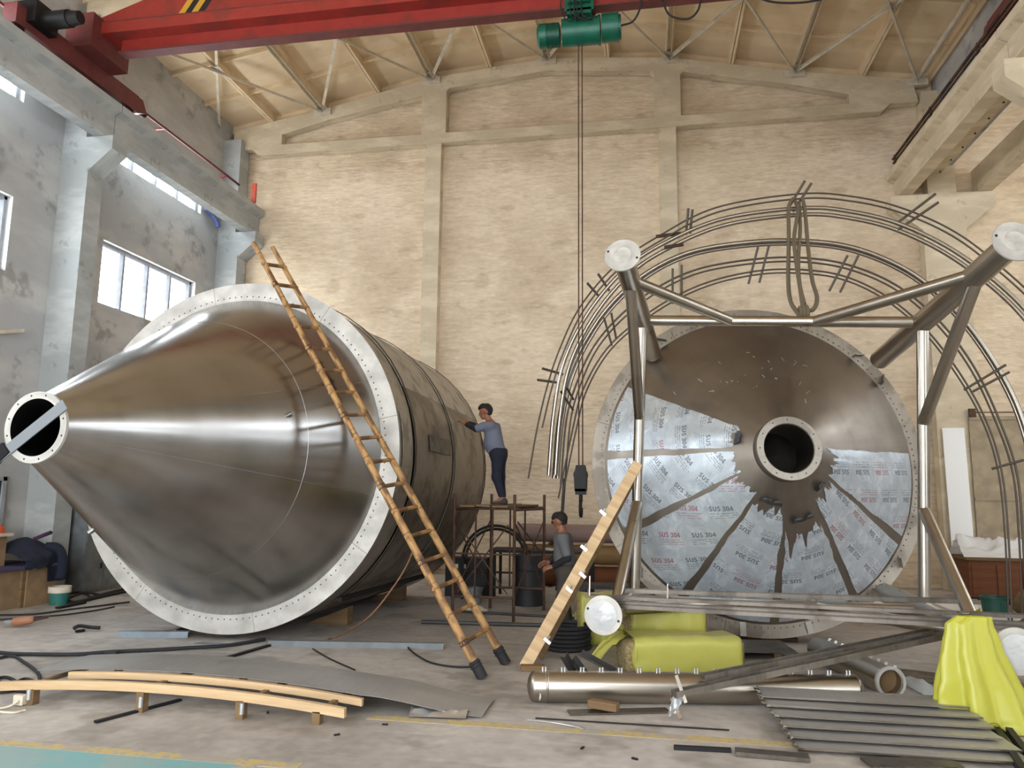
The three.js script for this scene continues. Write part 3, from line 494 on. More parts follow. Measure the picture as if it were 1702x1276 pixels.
  for (const z of zc) for (const s of [1]) solo('timber_chock', mUV(ext(s > 0 ? shape([[0.1, 0], [0.75, 0], [0.75, 0.26]]) : shape([[-0.1, 0], [-0.75, 0.26], [-0.75, 0]]), 0.2)).translate(c.x + 0.07 + s * 0.35, 0, z), M.woodOld, z > -12 ? 'timber wedge under the left vessel drum close behind its flange' : 'timber wedge under the left vessel drum near the scaffold', 'wedge');
}
let RV;
{
  const c = V(1.566, 2.373, -11.148), n = dirOf(8.42, 6.7), fm = frame(c, n), R = 2.329, L = 1.345, r0 = 2.16, r1 = 0.40;
  RV = { c, n, fm };
  const t = thing('filmed_vessel', 'vessel end with shallow cone still partly covered in printed protective film', 'vessel');
  const prof = []; for (let i = 0; i <= 16; i++) { const s = i / 16; prof.push([mix(r0, r1, s), mix(0.02, L - 0.12, s)]); }
  const cone = part(t, 'cone', scaleUV(lathe(prof, 128, fm, 1.2), 13.5, 2.1), M.coneGrey, 'shallow brownish grey steel cone');
  // rim and hidden back
  part(t, 'rim', scaleUV(lathe([[r0, 0.0], [2.25, 0.0], [2.25, -0.55], [2.2, -0.55]], 96, fm), 14, 0.6), M.rolled);
  part(t, 'back_plate', lathe([[0.001, -0.5], [2.2, -0.5]], 64, fm), M.bareDark);
  for (let k = 0; k < 8; k++) { const a0 = (k * 45 + 30) * D; part(t, 'flange_sector', sector(2.10, R, a0 + 0.001, a0 + 45 * D - 0.001, 0.022, 2.195, 20, 0.0105).applyMatrix4(new THREE.Matrix4().makeTranslation(0, 0, 0.005)).applyMatrix4(fm), M.ringGrey, k ? undefined : 'grey ring flange drilled with a row of bolt holes'); }
  const nk = part(t, 'neck', lathe([[0.305, L + 0.03], [0.315, L + 0.045], [0.40, L + 0.045], [0.405, L + 0.01], [0.375, L], [0.37, L - 0.06], [0.42, L - 0.19]], 72, fm), M.rolledPale, 'grey outlet ring round a dark opening');
  for (let k = 0; k < 12; k++) { const a = k / 12 * Math.PI * 2, q = (z) => V(0.36 * Math.cos(a), 0.36 * Math.sin(a), z).applyMatrix4(fm); part(nk, 'bolt_hole', tube(q(L + 0.043), q(L + 0.047), 0.009, 8), M.black); }
  part(t, 'neck_bore', lathe([[0.305, L - 0.6], [0.305, L + 0.03]], 64, fm), M.pipe);
  // printed film, one petal a plate, torn round the outlet
  const cuts = [148, 177, 207, 238, 272, 303, 331, 365], rr = rng(77), sl = (r0 - r1), hgt = L - 0.14;
  const slant = Math.hypot(sl, hgt);
  for (let k = 0; k + 1 < cuts.length; k++) {
    const g0 = k === 0 ? 0.4 : 1.7, a0 = (cuts[k] + g0) * D, a1 = (cuts[k + 1] - (k === cuts.length - 2 ? 0.2 : 1.7)) * D, am = (a0 + a1) / 2;
    const tornN = fbm(600 + k, 9, 9, 4), reach = [0.90, 0.90, 0.89, 0.86, 0.74, 0.88, 0.92][k];
    const off = 0.006;
    const g = grid(28, 26, (u, v) => {
      const s1 = reach - 0.30 * Math.pow(tornN(u * 0.9, 0.3), 2) * (k === 4 ? 1.5 : k > 2 ? 0.8 : 0.35), s = mix(0.025, s1, v), edge = (tornN(0.2, v) - 0.5) * 0.010 * (1 + 5 * v);
      const a = mix(a0, a1, u) + (u < 0.02 || u > 0.98 ? edge : 0), r = mix(r0, r1, s), z = mix(0.02, L - 0.12, s) + off + 0.004 * Math.sin(9 * u + 11 * v + k);
      return V(r * Math.cos(a), r * Math.sin(a), z);
    }, 0);
    // print runs straight across the flat sheet each petal was cut from
    const p = g.attributes.position, uv = g.attributes.uv, tilt = [2.9, 2.6, 2.2, 0.2, 0.1, 1.5, 1.35][k];
    for (let i = 0; i < p.count; i++) { const a = Math.atan2(p.getY(i), p.getX(i)); let da = a - am; while (da > Math.PI) da -= 2 * Math.PI; while (da < -Math.PI) da += 2 * Math.PI; const r = Math.hypot(p.getX(i), p.getY(i)), X = r * da * 0.92, Y = r * slant / sl; uv.setXY(i, -(X * Math.cos(tilt) + Y * Math.sin(tilt)) + k * 0.37, -X * Math.sin(tilt) + Y * Math.cos(tilt)); }
    part(t, 'protective_film', g.applyMatrix4(fm), M.film, 'pale blue film printed with SUS 304');
    if ([0, 3, 4, 5].includes(k)) for (let q = 0; q < 2; q++) {      // a curled scrap of torn film at the inner edge
      const a = mix(a0, a1, 0.25 + 0.5 * rr()), s = reach - 0.02, r = mix(r0, r1, s), b = V(r * Math.cos(a), r * Math.sin(a), mix(0.02, L - 0.12, s) + 0.01), o = V(Math.cos(a), Math.sin(a), 0), w = V(-Math.sin(a), Math.cos(a), 0), j = rr();
      part(t, 'torn_film', grid(5, 5, (u, v) => b.clone().addScaledVector(w, (u - 0.5) * 0.16 * (1 - 0.6 * v)).addScaledVector(o, -0.05 * v).add(V(0, 0, 0.10 * Math.sin(v * 2.2) + 0.02 * Math.sin(7 * u + j * 6)))).applyMatrix4(fm), M.tornFilm);
    }
  }
  // scuffed smears of adhesive on the bare upper plates are thin marks
  for (let k = 0; k < 26; k++) { const a = (60 + 85 * rr()) * D, s = 0.35 + 0.42 * rr(), da = (rr() - 0.5) * 0.09, ds = (rr() - 0.5) * 0.09; const q = (a_, s_) => V(mix(r0, r1, s_) * Math.cos(a_), mix(r0, r1, s_) * Math.sin(a_), mix(0.02, L - 0.12, s_) + 0.003).applyMatrix4(fm); part(cone, 'scratch', tube(q(a, s), q(a + da, s + ds), 0.0035, 5), M.scratch); }
  // bracket plates where the legs meet the flange
  for (const a of [131, 40, 228, 318]) { const q = V(2.28 * Math.cos(a * D), 2.28 * Math.sin(a * D), 0.03); for (const s of [-1, 1]) { const o = V(-Math.sin(a * D), Math.cos(a * D), 0).multiplyScalar(0.2 * s); part(t, 'bracket_plate', bar(q.clone().add(o).applyMatrix4(fm), q.clone().add(o).add(V(-0.10 * Math.cos(a * D), -0.1 * Math.sin(a * D), 0.02)).addScaledVector(o, 0.4).applyMatrix4(fm), 0.012, 0.16, n), M.rolled); } }
  part(t, 'stiffener', bar(V(-0.35, -2.3, 0.05).applyMatrix4(fm), V(-0.35, -2.12, 0.05).applyMatrix4(fm), 0.08, 0.02, n), M.flange);
  part(t, 'stiffener', bar(V(0.55, -2.25, 0.05).applyMatrix4(fm), V(0.52, -2.1, 0.05).applyMatrix4(fm), 0.08, 0.02, n), M.flange);
  solo('support_block', bx(1.2, 2.0, 0, 0.055, -11.35, -11.0), M.rust, 'rusty flat block under the lowest edge of right vessel flange', 'block');
}
// support frame welded from pipes, in front of the right vessel
{
  const t = thing('pipe_stand', 'stainless pipe stand of four braced legs with round end plates', 'frame');
  const legs = [                                                      // outer end, root at the flange
    [P(1035, 425, -8.35), P(1084, 588, -11.0)], [P(1686, 402, -7.6), P(1462, 598, -10.75)],
    [P(1003, 1022, -8.3), P(1080, 985, -11.2)], [P(1688, 1082, -7.55), P(1470, 985, -10.95)]];
  const at = (i, s) => legs[i][0].clone().lerp(legs[i][1], s), rl = 0.125, rb = 0.068;
  legs.forEach(([a, b], i) => {
    const g = part(t, 'leg', tube(a, b, rl, 28), M.pipe), d = a.clone().sub(b).normalize();
    const wrapped = i > 1, e = a.clone().addScaledVector(d, 0.02);
    part(g, 'end_plate', lathe([[0.001, 0.022], [0.10, 0.022], [0.105, 0.018], [0.203, 0.018], [0.205, 0.014], [0.205, 0], [0.001, 0]], 48, frame(a, d)), M.flange, wrapped ? 'round end plate covered with clear film' : 'round pale end plate');
    for (let k = 0; k < 2; k++) { const q = V(0.165 * (k ? 1 : -1), k ? -0.05 : 0.06, 0.018).applyMatrix4(frame(a, d)); part(g, 'bolt_hole', tube(q, q.clone().addScaledVector(d, 0.004), 0.014, 8), M.black); }
    if (wrapped) { const nz = fbm(90 + i, 4, 4, 4), f2 = frame(a, d); part(g, 'wrapping_film', grid(22, 22, (u, v) => { const X = (u - 0.5) * 2, Y = (v - 0.5) * 2, r = Math.max(Math.abs(X), Math.abs(Y)), h = Math.hypot(X, Y) || 1, s = 0.15 * r / h; return V(X * s, Y * s, 0.03 + 0.035 * nz(u, v) * (1 - r * r)).applyMatrix4(f2); }), M.clearFilm, 'crumpled clear plastic film'); }
  });
  const S = 0.60;
  const beams = [[0, 1], [0, 2], [1, 3], [2, 3]];
  for (const [i, j] of beams) {
    const a = at(i, S), b = at(j, S), len = a.distanceTo(b);
    part(t, 'cross_pipe', tube(a, b, rb, 20), M.pipe);
    const f = i === 0 && j === 1 ? [0.34, 0.64] : [0.36, 0.66];
    part(t, 'brace_pipe', tube(at(i, 0.2), a.clone().lerp(b, f[0]), rb, 20), M.pipe);
    part(t, 'brace_pipe', tube(at(j, 0.2), a.clone().lerp(b, f[1]), rb, 20), M.pipe);
  }
}
// ------------------------------------------------------------------ bent pipe hoops behind the right vessel
{
  const zH = -11.85, pts = (a, z = zH) => a.map(([x, y]) => P(x, y, z));
  const A = [[912, 790], [920, 690], [936, 605], [975, 524], [1034, 452], [1100, 406], [1200, 364], [1330, 346], [1410, 351], [1500, 374], [1600, 426], [1702, 512], [1765, 610], [1800, 740], [1806, 880]];
  const shift = (arr, d) => arr.map(([x, y]) => { const vx = x - 1330, vy = y - 760, l = Math.hypot(vx, vy); return [x + vx / l * d, y + vy / l * d]; });
  const toFloor = (list, dz = 0) => { const q = list.slice(); const e = q[q.length - 1]; q.push(V(e.x - 0.05, 0.02, e.z + dz)); return q; };
  const t = thing('pipe_hoops', 'outer set of large bent steel pipe hoops behind the right vessel', 'pipe hoops');
  part(t, 'hoop', sweep(toFloor(pts(A)), 0.033, 140, 10), M.pipe); part(t, 'hoop', sweep(toFloor(pts(shift(A, -11), zH - 0.06)), 0.033, 140, 10), M.pipe);
  const A3 = [[878, 795], [893, 710], [910, 640], [930, 580], [964, 510], [1022, 442], [1092, 394], [1190, 345], [1330, 322], [1420, 327], [1500, 346], [1585, 384], [1660, 440], [1740, 520], [1800, 640], [1830, 800]];
  part(t, 'thin_hoop', sweep(toFloor(pts(A3, zH - 0.12)), 0.014, 140, 7), M.rustSteel); part(t, 'thin_hoop', sweep(toFloor(pts(shift(A3.slice(1), -8), zH + 0.09)), 0.014, 140, 7), M.rustSteel);
  const rods = [[[1338, 300], [1308, 350]], [[1349, 304], [1318, 352]], [[1144, 346], [1140, 390]], [[1151, 348], [1147, 388]], [[1555, 322], [1488, 373]], [[1560, 336], [1492, 382]], [[994, 455], [1013, 483]], [[976, 470], [997, 494]], [[901, 612], [936, 622]], [[893, 631], [930, 636]]];
  for (const [a, b] of rods) part(t, 'spacer_rod', tube(P(...a, zH + 0.12), P(...b, zH - 0.04), 0.02, 9), M.rustSteel);
  part(t, 'flat_tab', join([bar(P(1090, 393, zH), P(1132, 388, zH), 0.03, 0.05), bar(P(1104, 411, zH), P(1136, 406, zH), 0.03, 0.05)]), M.rust);
  const B = [[921, 795], [929, 700], [946, 625], [976, 560], [1020, 500], [1080, 450], [1150, 418], [1240, 403], [1330, 400], [1420, 412], [1510, 450], [1580, 507], [1640, 582], [1690, 672], [1718, 770], [1725, 880]];
  const B2 = [[932, 805], [941, 700], [957, 640], [986, 577], [1031, 524], [1090, 479], [1160, 447], [1250, 431], [1330, 428], [1410, 440], [1490, 474], [1560, 532], [1618, 608], [1662, 700], [1690, 785], [1700, 890]];
  const B3 = [[928, 828], [952, 712], [968, 650], [1002, 588], [1048, 542], [1112, 498], [1182, 467], [1260, 450], [1330, 448], [1400, 458], [1470, 490], [1536, 544], [1590, 612], [1636, 692], [1664, 778], [1676, 890]];
  const u = thing('pipe_hoops', 'inner set of bent steel pipe hoops with short crossing rods', 'pipe hoops');
  part(u, 'hoop', sweep(toFloor(pts(B, zH - 0.2)), 0.036, 140, 10), M.pipe); part(u, 'hoop', sweep(toFloor(pts(shift(B, -6), zH - 0.27)), 0.028, 140, 10), M.pipe);
  for (const [c, z, r] of [[B2, -0.15, 0.016], [shift(B2, -7), -0.22, 0.014], [B3, -0.12, 0.014], [shift(B3, -6), -0.2, 0.013]]) part(u, 'thin_hoop', sweep(toFloor(pts(c, zH + z)), r, 140, 7), M.rustSteel);
  for (const [a, b] of [[[1278, 408], [1262, 470]], [[1260, 410], [1244, 472]], [[1427, 424], [1396, 486]], [[1409, 424], [1378, 484]], [[1118, 446], [1118, 505]], [[1133, 440], [1133, 500]], [[1004, 528], [1017, 574]], [[1016, 520], [1024, 562]], [[932, 650], [953, 682]], [[942, 644], [953, 664]], [[1672, 606], [1602, 648]], [[1678, 618], [1614, 652]], [[1702, 764], [1648, 779]]]) part(u, 'spacer_rod', tube(P(...a, zH - 0.02), P(...b, zH - 0.2), 0.018, 9), M.rustSteel);
  // rope
  const r = thing('rope', 'grey braided rope looped over hoops and tied to the pipe stand', 'rope');
  const L = (l) => l.map(([x, y, z]) => P(x, y, z));
  part(r, 'strand', sweep(L([[1318, 330, -11.75], [1311, 345, -11.6], [1311, 400, -11.2], [1310, 460, -10.7], [1313, 497, -10.3], [1322, 515, -10.05], [1332, 526, -9.95]]), 0.028, 60, 8), M.rope);
  part(r, 'strand', sweep(L([[1334, 330, -11.75], [1338, 352, -11.6], [1344, 420, -11.1], [1350, 465, -10.6], [1358, 495, -10.3], [1352, 514, -10.1], [1338, 516, -10.0]]), 0.028, 60, 8), M.rope);
  part(r, 'strand', sweep(L([[1322, 334, -11.75], [1326, 352, -11.55], [1320, 395, -11.2], [1324, 440, -10.8], [1330, 480, -10.35], [1336, 520, -9.95]]), 0.028, 60, 8), M.rope);
  part(r, 'strand', sweep(L([[1328, 336, -11.75], [1330, 380, -11.4], [1327, 430, -10.9], [1329, 470, -10.5], [1337, 505, -10.1]]), 0.026, 60, 8), M.rope);
  part(r, 'knot', join([0, 1, 2].map((k) => plain(new THREE.TorusGeometry(0.085 + 0.006 * k, 0.026, 8, 24)).rotateY(Math.PI / 2).translate(...P(1330 + k * 5, 522, -9.93).toArray()))), M.rope);
}
// ------------------------------------------------------------------ bamboo ladder
{
  const t = thing('bamboo_ladder', 'long bamboo ladder leaning across the cone of left vessel', 'ladder');
  const a0 = F(803, 1128), a1 = P(421, 403, -8.45), b0 = F(842, 1104), b1 = P(453, 411, -8.9);
  a0.y = b0.y = 0.0;
  part(t, 'rail', tube(a0.clone().lerp(a1, 0.02), a1, 0.048, 14, 0.03), M.bamboo); part(t, 'rail', tube(b0.clone().lerp(b1, 0.02), b1, 0.048, 14, 0.03), M.bamboo);
  for (let k = 0; k < 17; k++) { const s = 0.07 + k * 0.0545; const p = a0.clone().lerp(a1, s), q = b0.clone().lerp(b1, s + 0.004), d = q.clone().sub(p).normalize(); part(t, 'rung', tube(p.addScaledVector(d, -0.05), q.addScaledVector(d, 0.05), 0.024, 9), M.bamboo); if (k % 3 === 0) part(t, 'wire_binding', lathe([[0.047 - 0.001 * k, -0.03], [0.052 - 0.001 * k, -0.03], [0.052 - 0.001 * k, 0.03], [0.047 - 0.001 * k, 0.03]], 14, frame(a0.clone().lerp(a1, s), a1.clone().sub(a0))), M.rust); }
  for (const [o, e] of [[a0, a1], [b0, b1]]) part(t, 'foot_wrap', join([tube(o.clone().add(V(0, 0.005, 0)), o.clone().lerp(e, 0.035), 0.06, 12, 0.062), plain(new THREE.TorusGeometry(0.062, 0.008, 6, 18)).applyMatrix4(frame(o.clone().lerp(e, 0.024), e.clone().sub(o))), plain(new THREE.TorusGeometry(0.062, 0.008, 6, 18)).applyMatrix4(frame(o.clone().lerp(e, 0.03), e.clone().sub(o)))]), M.rubber, 'dark rubber wrapped foot');
}
// ------------------------------------------------------------------ scaffold
const SC = { y: 1.70 };
{
  const t = thing('scaffold', 'rusty steel frame scaffold with plank platform beside the left vessel', 'scaffold');
  const z0 = -11.7, z1 = -12.95, f = [[-2.96, z0], [-2.0, z0]], b = [[-2.62, z1], [-1.70, z1]];
  const top = SC.y;
  for (const [x, z] of [...f, ...b]) part(t, 'post', tube(V(x, 0, z), V(x, top + 0.22, z), 0.024, 10), M.rust);
  for (const q of [f, b]) { const [l, r] = q; part(t, 'ledger', join([tube(V(l[0], top, l[1]), V(r[0], top, r[1]), 0.022, 10), tube(V(l[0], 0.35, l[1]), V(r[0], 0.35, r[1]), 0.02, 10), tube(V(l[0], 1.0, l[1]), V(r[0], 1.0, r[1]), 0.014, 8)]), M.rust);
    for (const s of [0.36, 0.64]) part(t, 'inner_post', tube(V(mix(l[0], r[0], s), 0.35, l[1]), V(mix(l[0], r[0], s), top, l[1]), 0.015, 8), M.rust); }
  for (const k of [0, 1]) { const p = f[k], q = b[k]; part(t, 'cross_brace', join([tube(V(p[0], 0.35, p[1]), V(q[0], 1.5, q[1]), 0.012, 8), tube(V(p[0], 1.5, p[1]), V(q[0], 0.35, q[1]), 0.012, 8)]), M.rust); part(t, 'ledger', tube(V(p[0], top - 0.02, p[1]), V(q[0], top - 0.02, q[1]), 0.02, 10), M.rust); }
  part(t, 'cross_brace', join([tube(V(-2.9, 1.45, z0), V(-2.1, 0.4, z0), 0.011, 8), tube(V(-2.1, 1.45, z0 - 0.02), V(-2.9, 0.4, z0 - 0.02), 0.011, 8), tube(V(-1.95, 1.5, z0), V(-1.72, 0.9, z1), 0.011, 8)]), M.rust);
  for (const [x, w, y] of [[-2.72, 0.24, 0], [-2.47, 0.22, 0.01], [-2.2, 0.25, 0]]) part(t, 'plank', bar(V(x, top + 0.035 + y, z0 + 0.18), V(x + 0.26, top + 0.035 + y, z1 - 0.15), w, 0.03), M.woodOld);
}
// ------------------------------------------------------------------ leaning planks
{
  const a = F(872, 1112), b = P(1060, 770, -9.9), a2 = F(893, 1100), b2 = P(1056, 784, -9.93);
  const t = thing('leaning_plank', 'long pale timber plank with steel clips leaning on the pipe stand', 'plank');
  a.y = 0.02; part(t, 'board', bar(a, b, 0.13, 0.045, V(0.1, 0.3, 1)), M.wood);
  for (const [s, o] of [[0.12, 0.09], [0.42, 0.08], [0.55, -0.08], [0.73, -0.09], [0.35, 0.02]]) { const q = a.clone().lerp(b, s).add(V(o, 0, 0.05)); part(t, 'steel_clip', join([mUV(new THREE.BoxGeometry(0.09, 0.035, 0.03)).rotateZ(-0.7).translate(q.x, q.y, q.z), tube(q.clone().add(V(0, 0.01, 0)), q.clone().add(V(0.03, 0.05, 0.01)), 0.012, 7)]), M.foil); }
  const u = solo('leaning_plank', bar(V(a2.x, 0.03, a2.z - 0.1), b2.clone().add(V(0, -0.02, -0.12)), 0.1, 0.05, V(0.1, 0.3, 1)), M.woodOld, 'split darker timber batten behind the leaning pale plank', 'plank');
}
// ------------------------------------------------------------------ arched plywood form with sheet metal, foreground left
{
  const xa = -5.9, xb = -2.45, arch = (x, h) => h * (1 - Math.pow((x + 4.35) / 1.9, 2));
  const rib = (z, x0, x1, y0, h, th, w) => grid(40, 1, (u, v) => { const x = mix(x0, x1, u); return V(x, y0 + arch(x, h) + (v - 0.5) * w, z); }, th);
  const t = thing('arched_form', 'arched plywood rib form on short feet lying on the shop floor', 'wooden form');
  part(t, 'rib', mUV(rib(-6.28, -6.6, xb - 0.05, 0.1, 0.11, 0.05, 0.075)), M.wood); part(t, 'rib', mUV(rib(-6.55, -5.35, xb, 0.125, 0.11, 0.045, 0.06)), M.wood); part(t, 'rib', mUV(rib(-7.3, -5.6, -2.5, 0.11, 0.08, 0.04, 0.05)), M.wood);
  for (const x of [-5.55, -4.35, -3.35, -2.7]) part(t, 'spacer', bar(V(x, 0.10 + arch(x, 0.1), -6.3), V(x + 0.03, 0.10 + arch(x, 0.1), -7.3), 0.05, 0.03), M.woodOld);
  for (const x of [-5.5, -4.4, -3.45, -2.75]) part(t, 'foot', bx(x - 0.035, x + 0.035, 0, 0.075 + arch(x, 0.1), -6.36, -6.28), M.woodOld);
  for (const x of [-5.4, -4.0, -2.7]) part(t, 'foot', bx(x - 0.03, x + 0.03, 0, 0.09 + arch(x, 0.07), -7.36, -7.30), M.woodOld);
  for (const x of [-5.5, -4.38, -3.42]) part(t, 'bolt', tube(V(x, 0.05, -6.27), V(x, 0.14, -6.27), 0.022, 8), M.foil);
  solo('curved_sheet', (() => { const g = grid(60, 10, (u, v) => { const x = mix(-5.75, -1.42, u), z = mix(-6.62 - 0.12 * sm(0.75, 1, u), -7.32, v), y = (x < -2.5 ? 0.165 + arch(x, 0.11) * 1 : mix(0.02, 0.165 + arch(-2.5, 0.11), Math.pow(sm(-1.42, -2.5, x), 1))) ; return V(x, Math.max(0.008, y) + 0.012 * Math.sin(v * 3), z); }, 0.003); return scaleUV(g, 4.4, 0.8); })(), M.sheet, 'long curved grey sheet of steel on the arched plywood form', 'sheet metal');
  const nz = fbm(71, 5, 5, 4); solo('torn_foil', grid(24, 8, (u, v) => V(mix(-2.05, -1.55, u), 0.02 + 0.07 * nz(u, v) * Math.sin(Math.PI * v), mix(-6.62, -6.80, v) - 0.05 * u), 0.002), M.foil, 'crumpled torn silver film at the end of curved sheet', 'foil');
  solo('loose_bar', bar(F(158, 1202).setY(0.012), F(300, 1165).setY(0.012), 0.04, 0.02), M.darkSteel, 'thin dark steel flat bar poking from under the arched form', 'steel bar');
  solo('loose_bar', bar(F(345, 1104).setY(0.015), F(448, 1074).setY(0.015), 0.05, 0.025), M.darkSteel, 'thin dark steel bar lying behind the curved sheet', 'steel bar');
}
// ------------------------------------------------------------------ small steel and cables on the floor, left
{
  const a = F(445, 1074), b = F(737, 1079); const t = thing('steel_channel', 'long grey steel channel lying on floor under the left vessel flange', 'channel');
  part(t, 'web', bar(a.clone().setY(0.035), b.clone().setY(0.035), 0.012, 0.07), M.greySteel); part(t, 'lip', join([bar(a.clone().add(V(0, 0.007, -0.03)), b.clone().add(V(0, 0.007, -0.03)), 0.07, 0.012), bar(a.clone().add(V(0, 0.066, -0.03)), b.clone().add(V(0, 0.066, -0.03)), 0.07, 0.012)]), M.greySteel);
  const c = F(196, 1060), d = F(312, 1060); const u = thing('steel_channel', 'short blue grey steel section beside black cable on floor', 'channel');
  part(u, 'web', bar(c.clone().setY(0.04), d.clone().setY(0.04), 0.015, 0.08), M.paleSteel); part(u, 'lip', bar(c.clone().setY(0.075).add(V(0, 0, -0.05)), d.clone().setY(0.075).add(V(0, 0, -0.05)), 0.1, 0.012), M.paleSteel); part(u, 'end_bracket', join([bar(F(290, 1058).setY(0.05), F(312, 1050).setY(0.06), 0.03, 0.08)]), M.greySteel);
  solo('floor_plate', mUV(ext(shape([[0, 0], [0.45, 0], [0.5, 0.1], [0.05, 0.12]]), 0.006).rotateX(-Math.PI / 2).translate(...F(322, 1070).setY(0.002).toArray())), M.greySteel, 'thin pale scrap plate on floor below the left vessel flange', 'scrap');
  const C = (pts, r, lab, seg = 60) => solo('cable', sweep(pts.map(([x, y]) => F(x, y, r + 0.004)), r, seg, 7), M.rubber, lab, 'cable');
  C([[-20, 1082], [20, 1086], [70, 1087], [130, 1087], [183, 1083], [250, 1080], [320, 1076], [380, 1072], [440, 1062]], 0.022, 'thick black cable running across the floor to the left vessel');
  C([[-10, 1095], [20, 1090], [40, 1100], [60, 1115], [66, 1128], [55, 1142], [38, 1148], [28, 1135], [42, 1128], [58, 1134], [50, 1148], [20, 1145], [-10, 1128]], 0.017, 'black cable coiled in loops by the arched form end', 90);
  C([[-15, 1130], [10, 1125], [28, 1134], [25, 1146], [0, 1150], [-20, 1146]], 0.016, 'black cable loop beside the coiled cable', 50);
  C([[-5, 1022], [60, 1020], [120, 1012], [170, 1006], [215, 1000]], 0.014, 'thin black cable lying in front of the workbench boxes');
  C([[-10, 1030], [50, 1026], [110, 1021], [165, 1013], [190, 1008]], 0.012, 'second thin black hose lying in front of the workbench boxes');
  C([[675, 1070], [680, 1078], [695, 1090], [720, 1102], [760, 1108], [800, 1107]], 0.011, 'thin dark hose curling to the ladder foot');
  C([[520, 1078], [540, 1090], [560, 1100], [590, 1113]], 0.009, 'thin brown wire on floor behind the curved sheet');
  solo('cable_joint', rbx(0.16, 0.05, 0.08, 0.015).translate(...F(186, 1085, 0.03).toArray()), M.rubber, 'black connector box on the thick cable', 'connector');
  const g = thing('welding_grinder', 'small copper coloured tool with handle lying on floor', 'power tool');
  { const o = F(30, 1042); part(g, 'body', lathe([[0.001, 0], [0.05, 0.01], [0.065, 0.1], [0.055, 0.24], [0.03, 0.28], [0.001, 0.28]], 16, frame(o.clone().add(V(-0.1, 0.065, 0)), V(0.85, 0.1, -0.3))), mat(0x9c6a4c, 0.5)); part(g, 'handle', tube(o.clone().add(V(0.12, 0.08, -0.06)), o.clone().add(V(0.3, 0.12, -0.2)), 0.018, 8), M.rust); part(g, 'guard', lathe([[0.001, 0], [0.06, 0], [0.06, 0.012], [0.001, 0.012]], 16, frame(o.clone().add(V(-0.14, 0.06, 0.02)), V(0.2, 1, 0.2))), M.foil); }
  solo('clamp_piece', join([sweep([F(122, 1044, 0.02), F(132, 1040, 0.05), F(150, 1042, 0.05), F(166, 1043, 0.04)], 0.025, 16, 8), bar(F(126, 1049, 0.02), F(140, 1047, 0.02), 0.05, 0.03)]), M.darkSteel, 'dark bent steel piece left of the short steel section', 'scrap');
  const w = thing('cable_socket', 'white socket block with white flex at end of arched form', 'socket'); { const o = F(33, 1172); part(w, 'block', rbx(0.1, 0.09, 0.07, 0.01).translate(o.x, 0.05, o.z), M.paintWhite); part(w, 'flex', sweep([F(30, 1165, 0.05), F(15, 1174, 0.02), F(-10, 1180, 0.01), F(20, 1184, 0.01), F(42, 1180, 0.01)], 0.01, 30, 6), M.paintWhite); }
}
solo('hanging_cable', sweep([P(690, 905, -9.75), P(678, 935, -9.6), P(656, 972, -9.5), P(612, 1026, -9.45), F(560, 1058, 0.02), F(545, 1062, 0.02)], 0.012, 40, 6), mat(0x7a5436, 0.7), 'thin brown cable hanging from the drum of left vessel to the floor', 'cable');
// ------------------------------------------------------------------ long steel sections lying on the lower legs
{
  const secs = [
    [[1040, 984, -9.0], [1628, 1003, -8.55], 0.10, 0.04, 'long steel channel at the back of bundle on the stand legs'],
    [[974, 992, -8.75], [1720, 1027, -7.85], 0.10, 0.03, 'long steel channel on top of bundle on the stand legs'],
    [[985, 1001, -8.62], [1722, 1040, -7.72], 0.08, 0.03, 'long steel channel in the middle of bundle on the stand legs'],
    [[1000, 1008, -8.5], [1722, 1049, -7.6], 0.07, 0.035, 'long steel channel at the front of bundle on the stand legs']];
  for (const [a, b, w, h, lab] of secs) { const p = P(...a), q = P(...b), up = V(0, 1, 0), d = q.clone().sub(p).normalize(), s = V(0, 1, 0).cross(d).normalize(); const t = thing('steel_section', lab, 'steel section', 'long steel sections on the stand legs');
    part(t, 'web', bar(p, q, w, 0.006), M.bareDark); for (const k of [-1, 1]) part(t, 'lip', bar(p.clone().addScaledVector(s, k * w / 2).add(V(0, h / 2, 0)), q.clone().addScaledVector(s, k * w / 2).add(V(0, h / 2, 0)), 0.006, h), M.bareDark); }
  const e = P(980, 975, -8.7); for (const [k, lab] of [[0, 'thin upright steel plate at the left end of steel bundle'], [1, 'second upright steel plate standing on the steel bundle']]) { const o = k ? P(1109, 988, -8.55) : e; solo('end_tab', bar(o.clone().add(V(0, -0.09, 0)), o.clone().add(V(0.005, 0.12, 0)), 0.012, 0.07, V(0, 0, 1)), M.pipe, lab, 'plate'); }
}
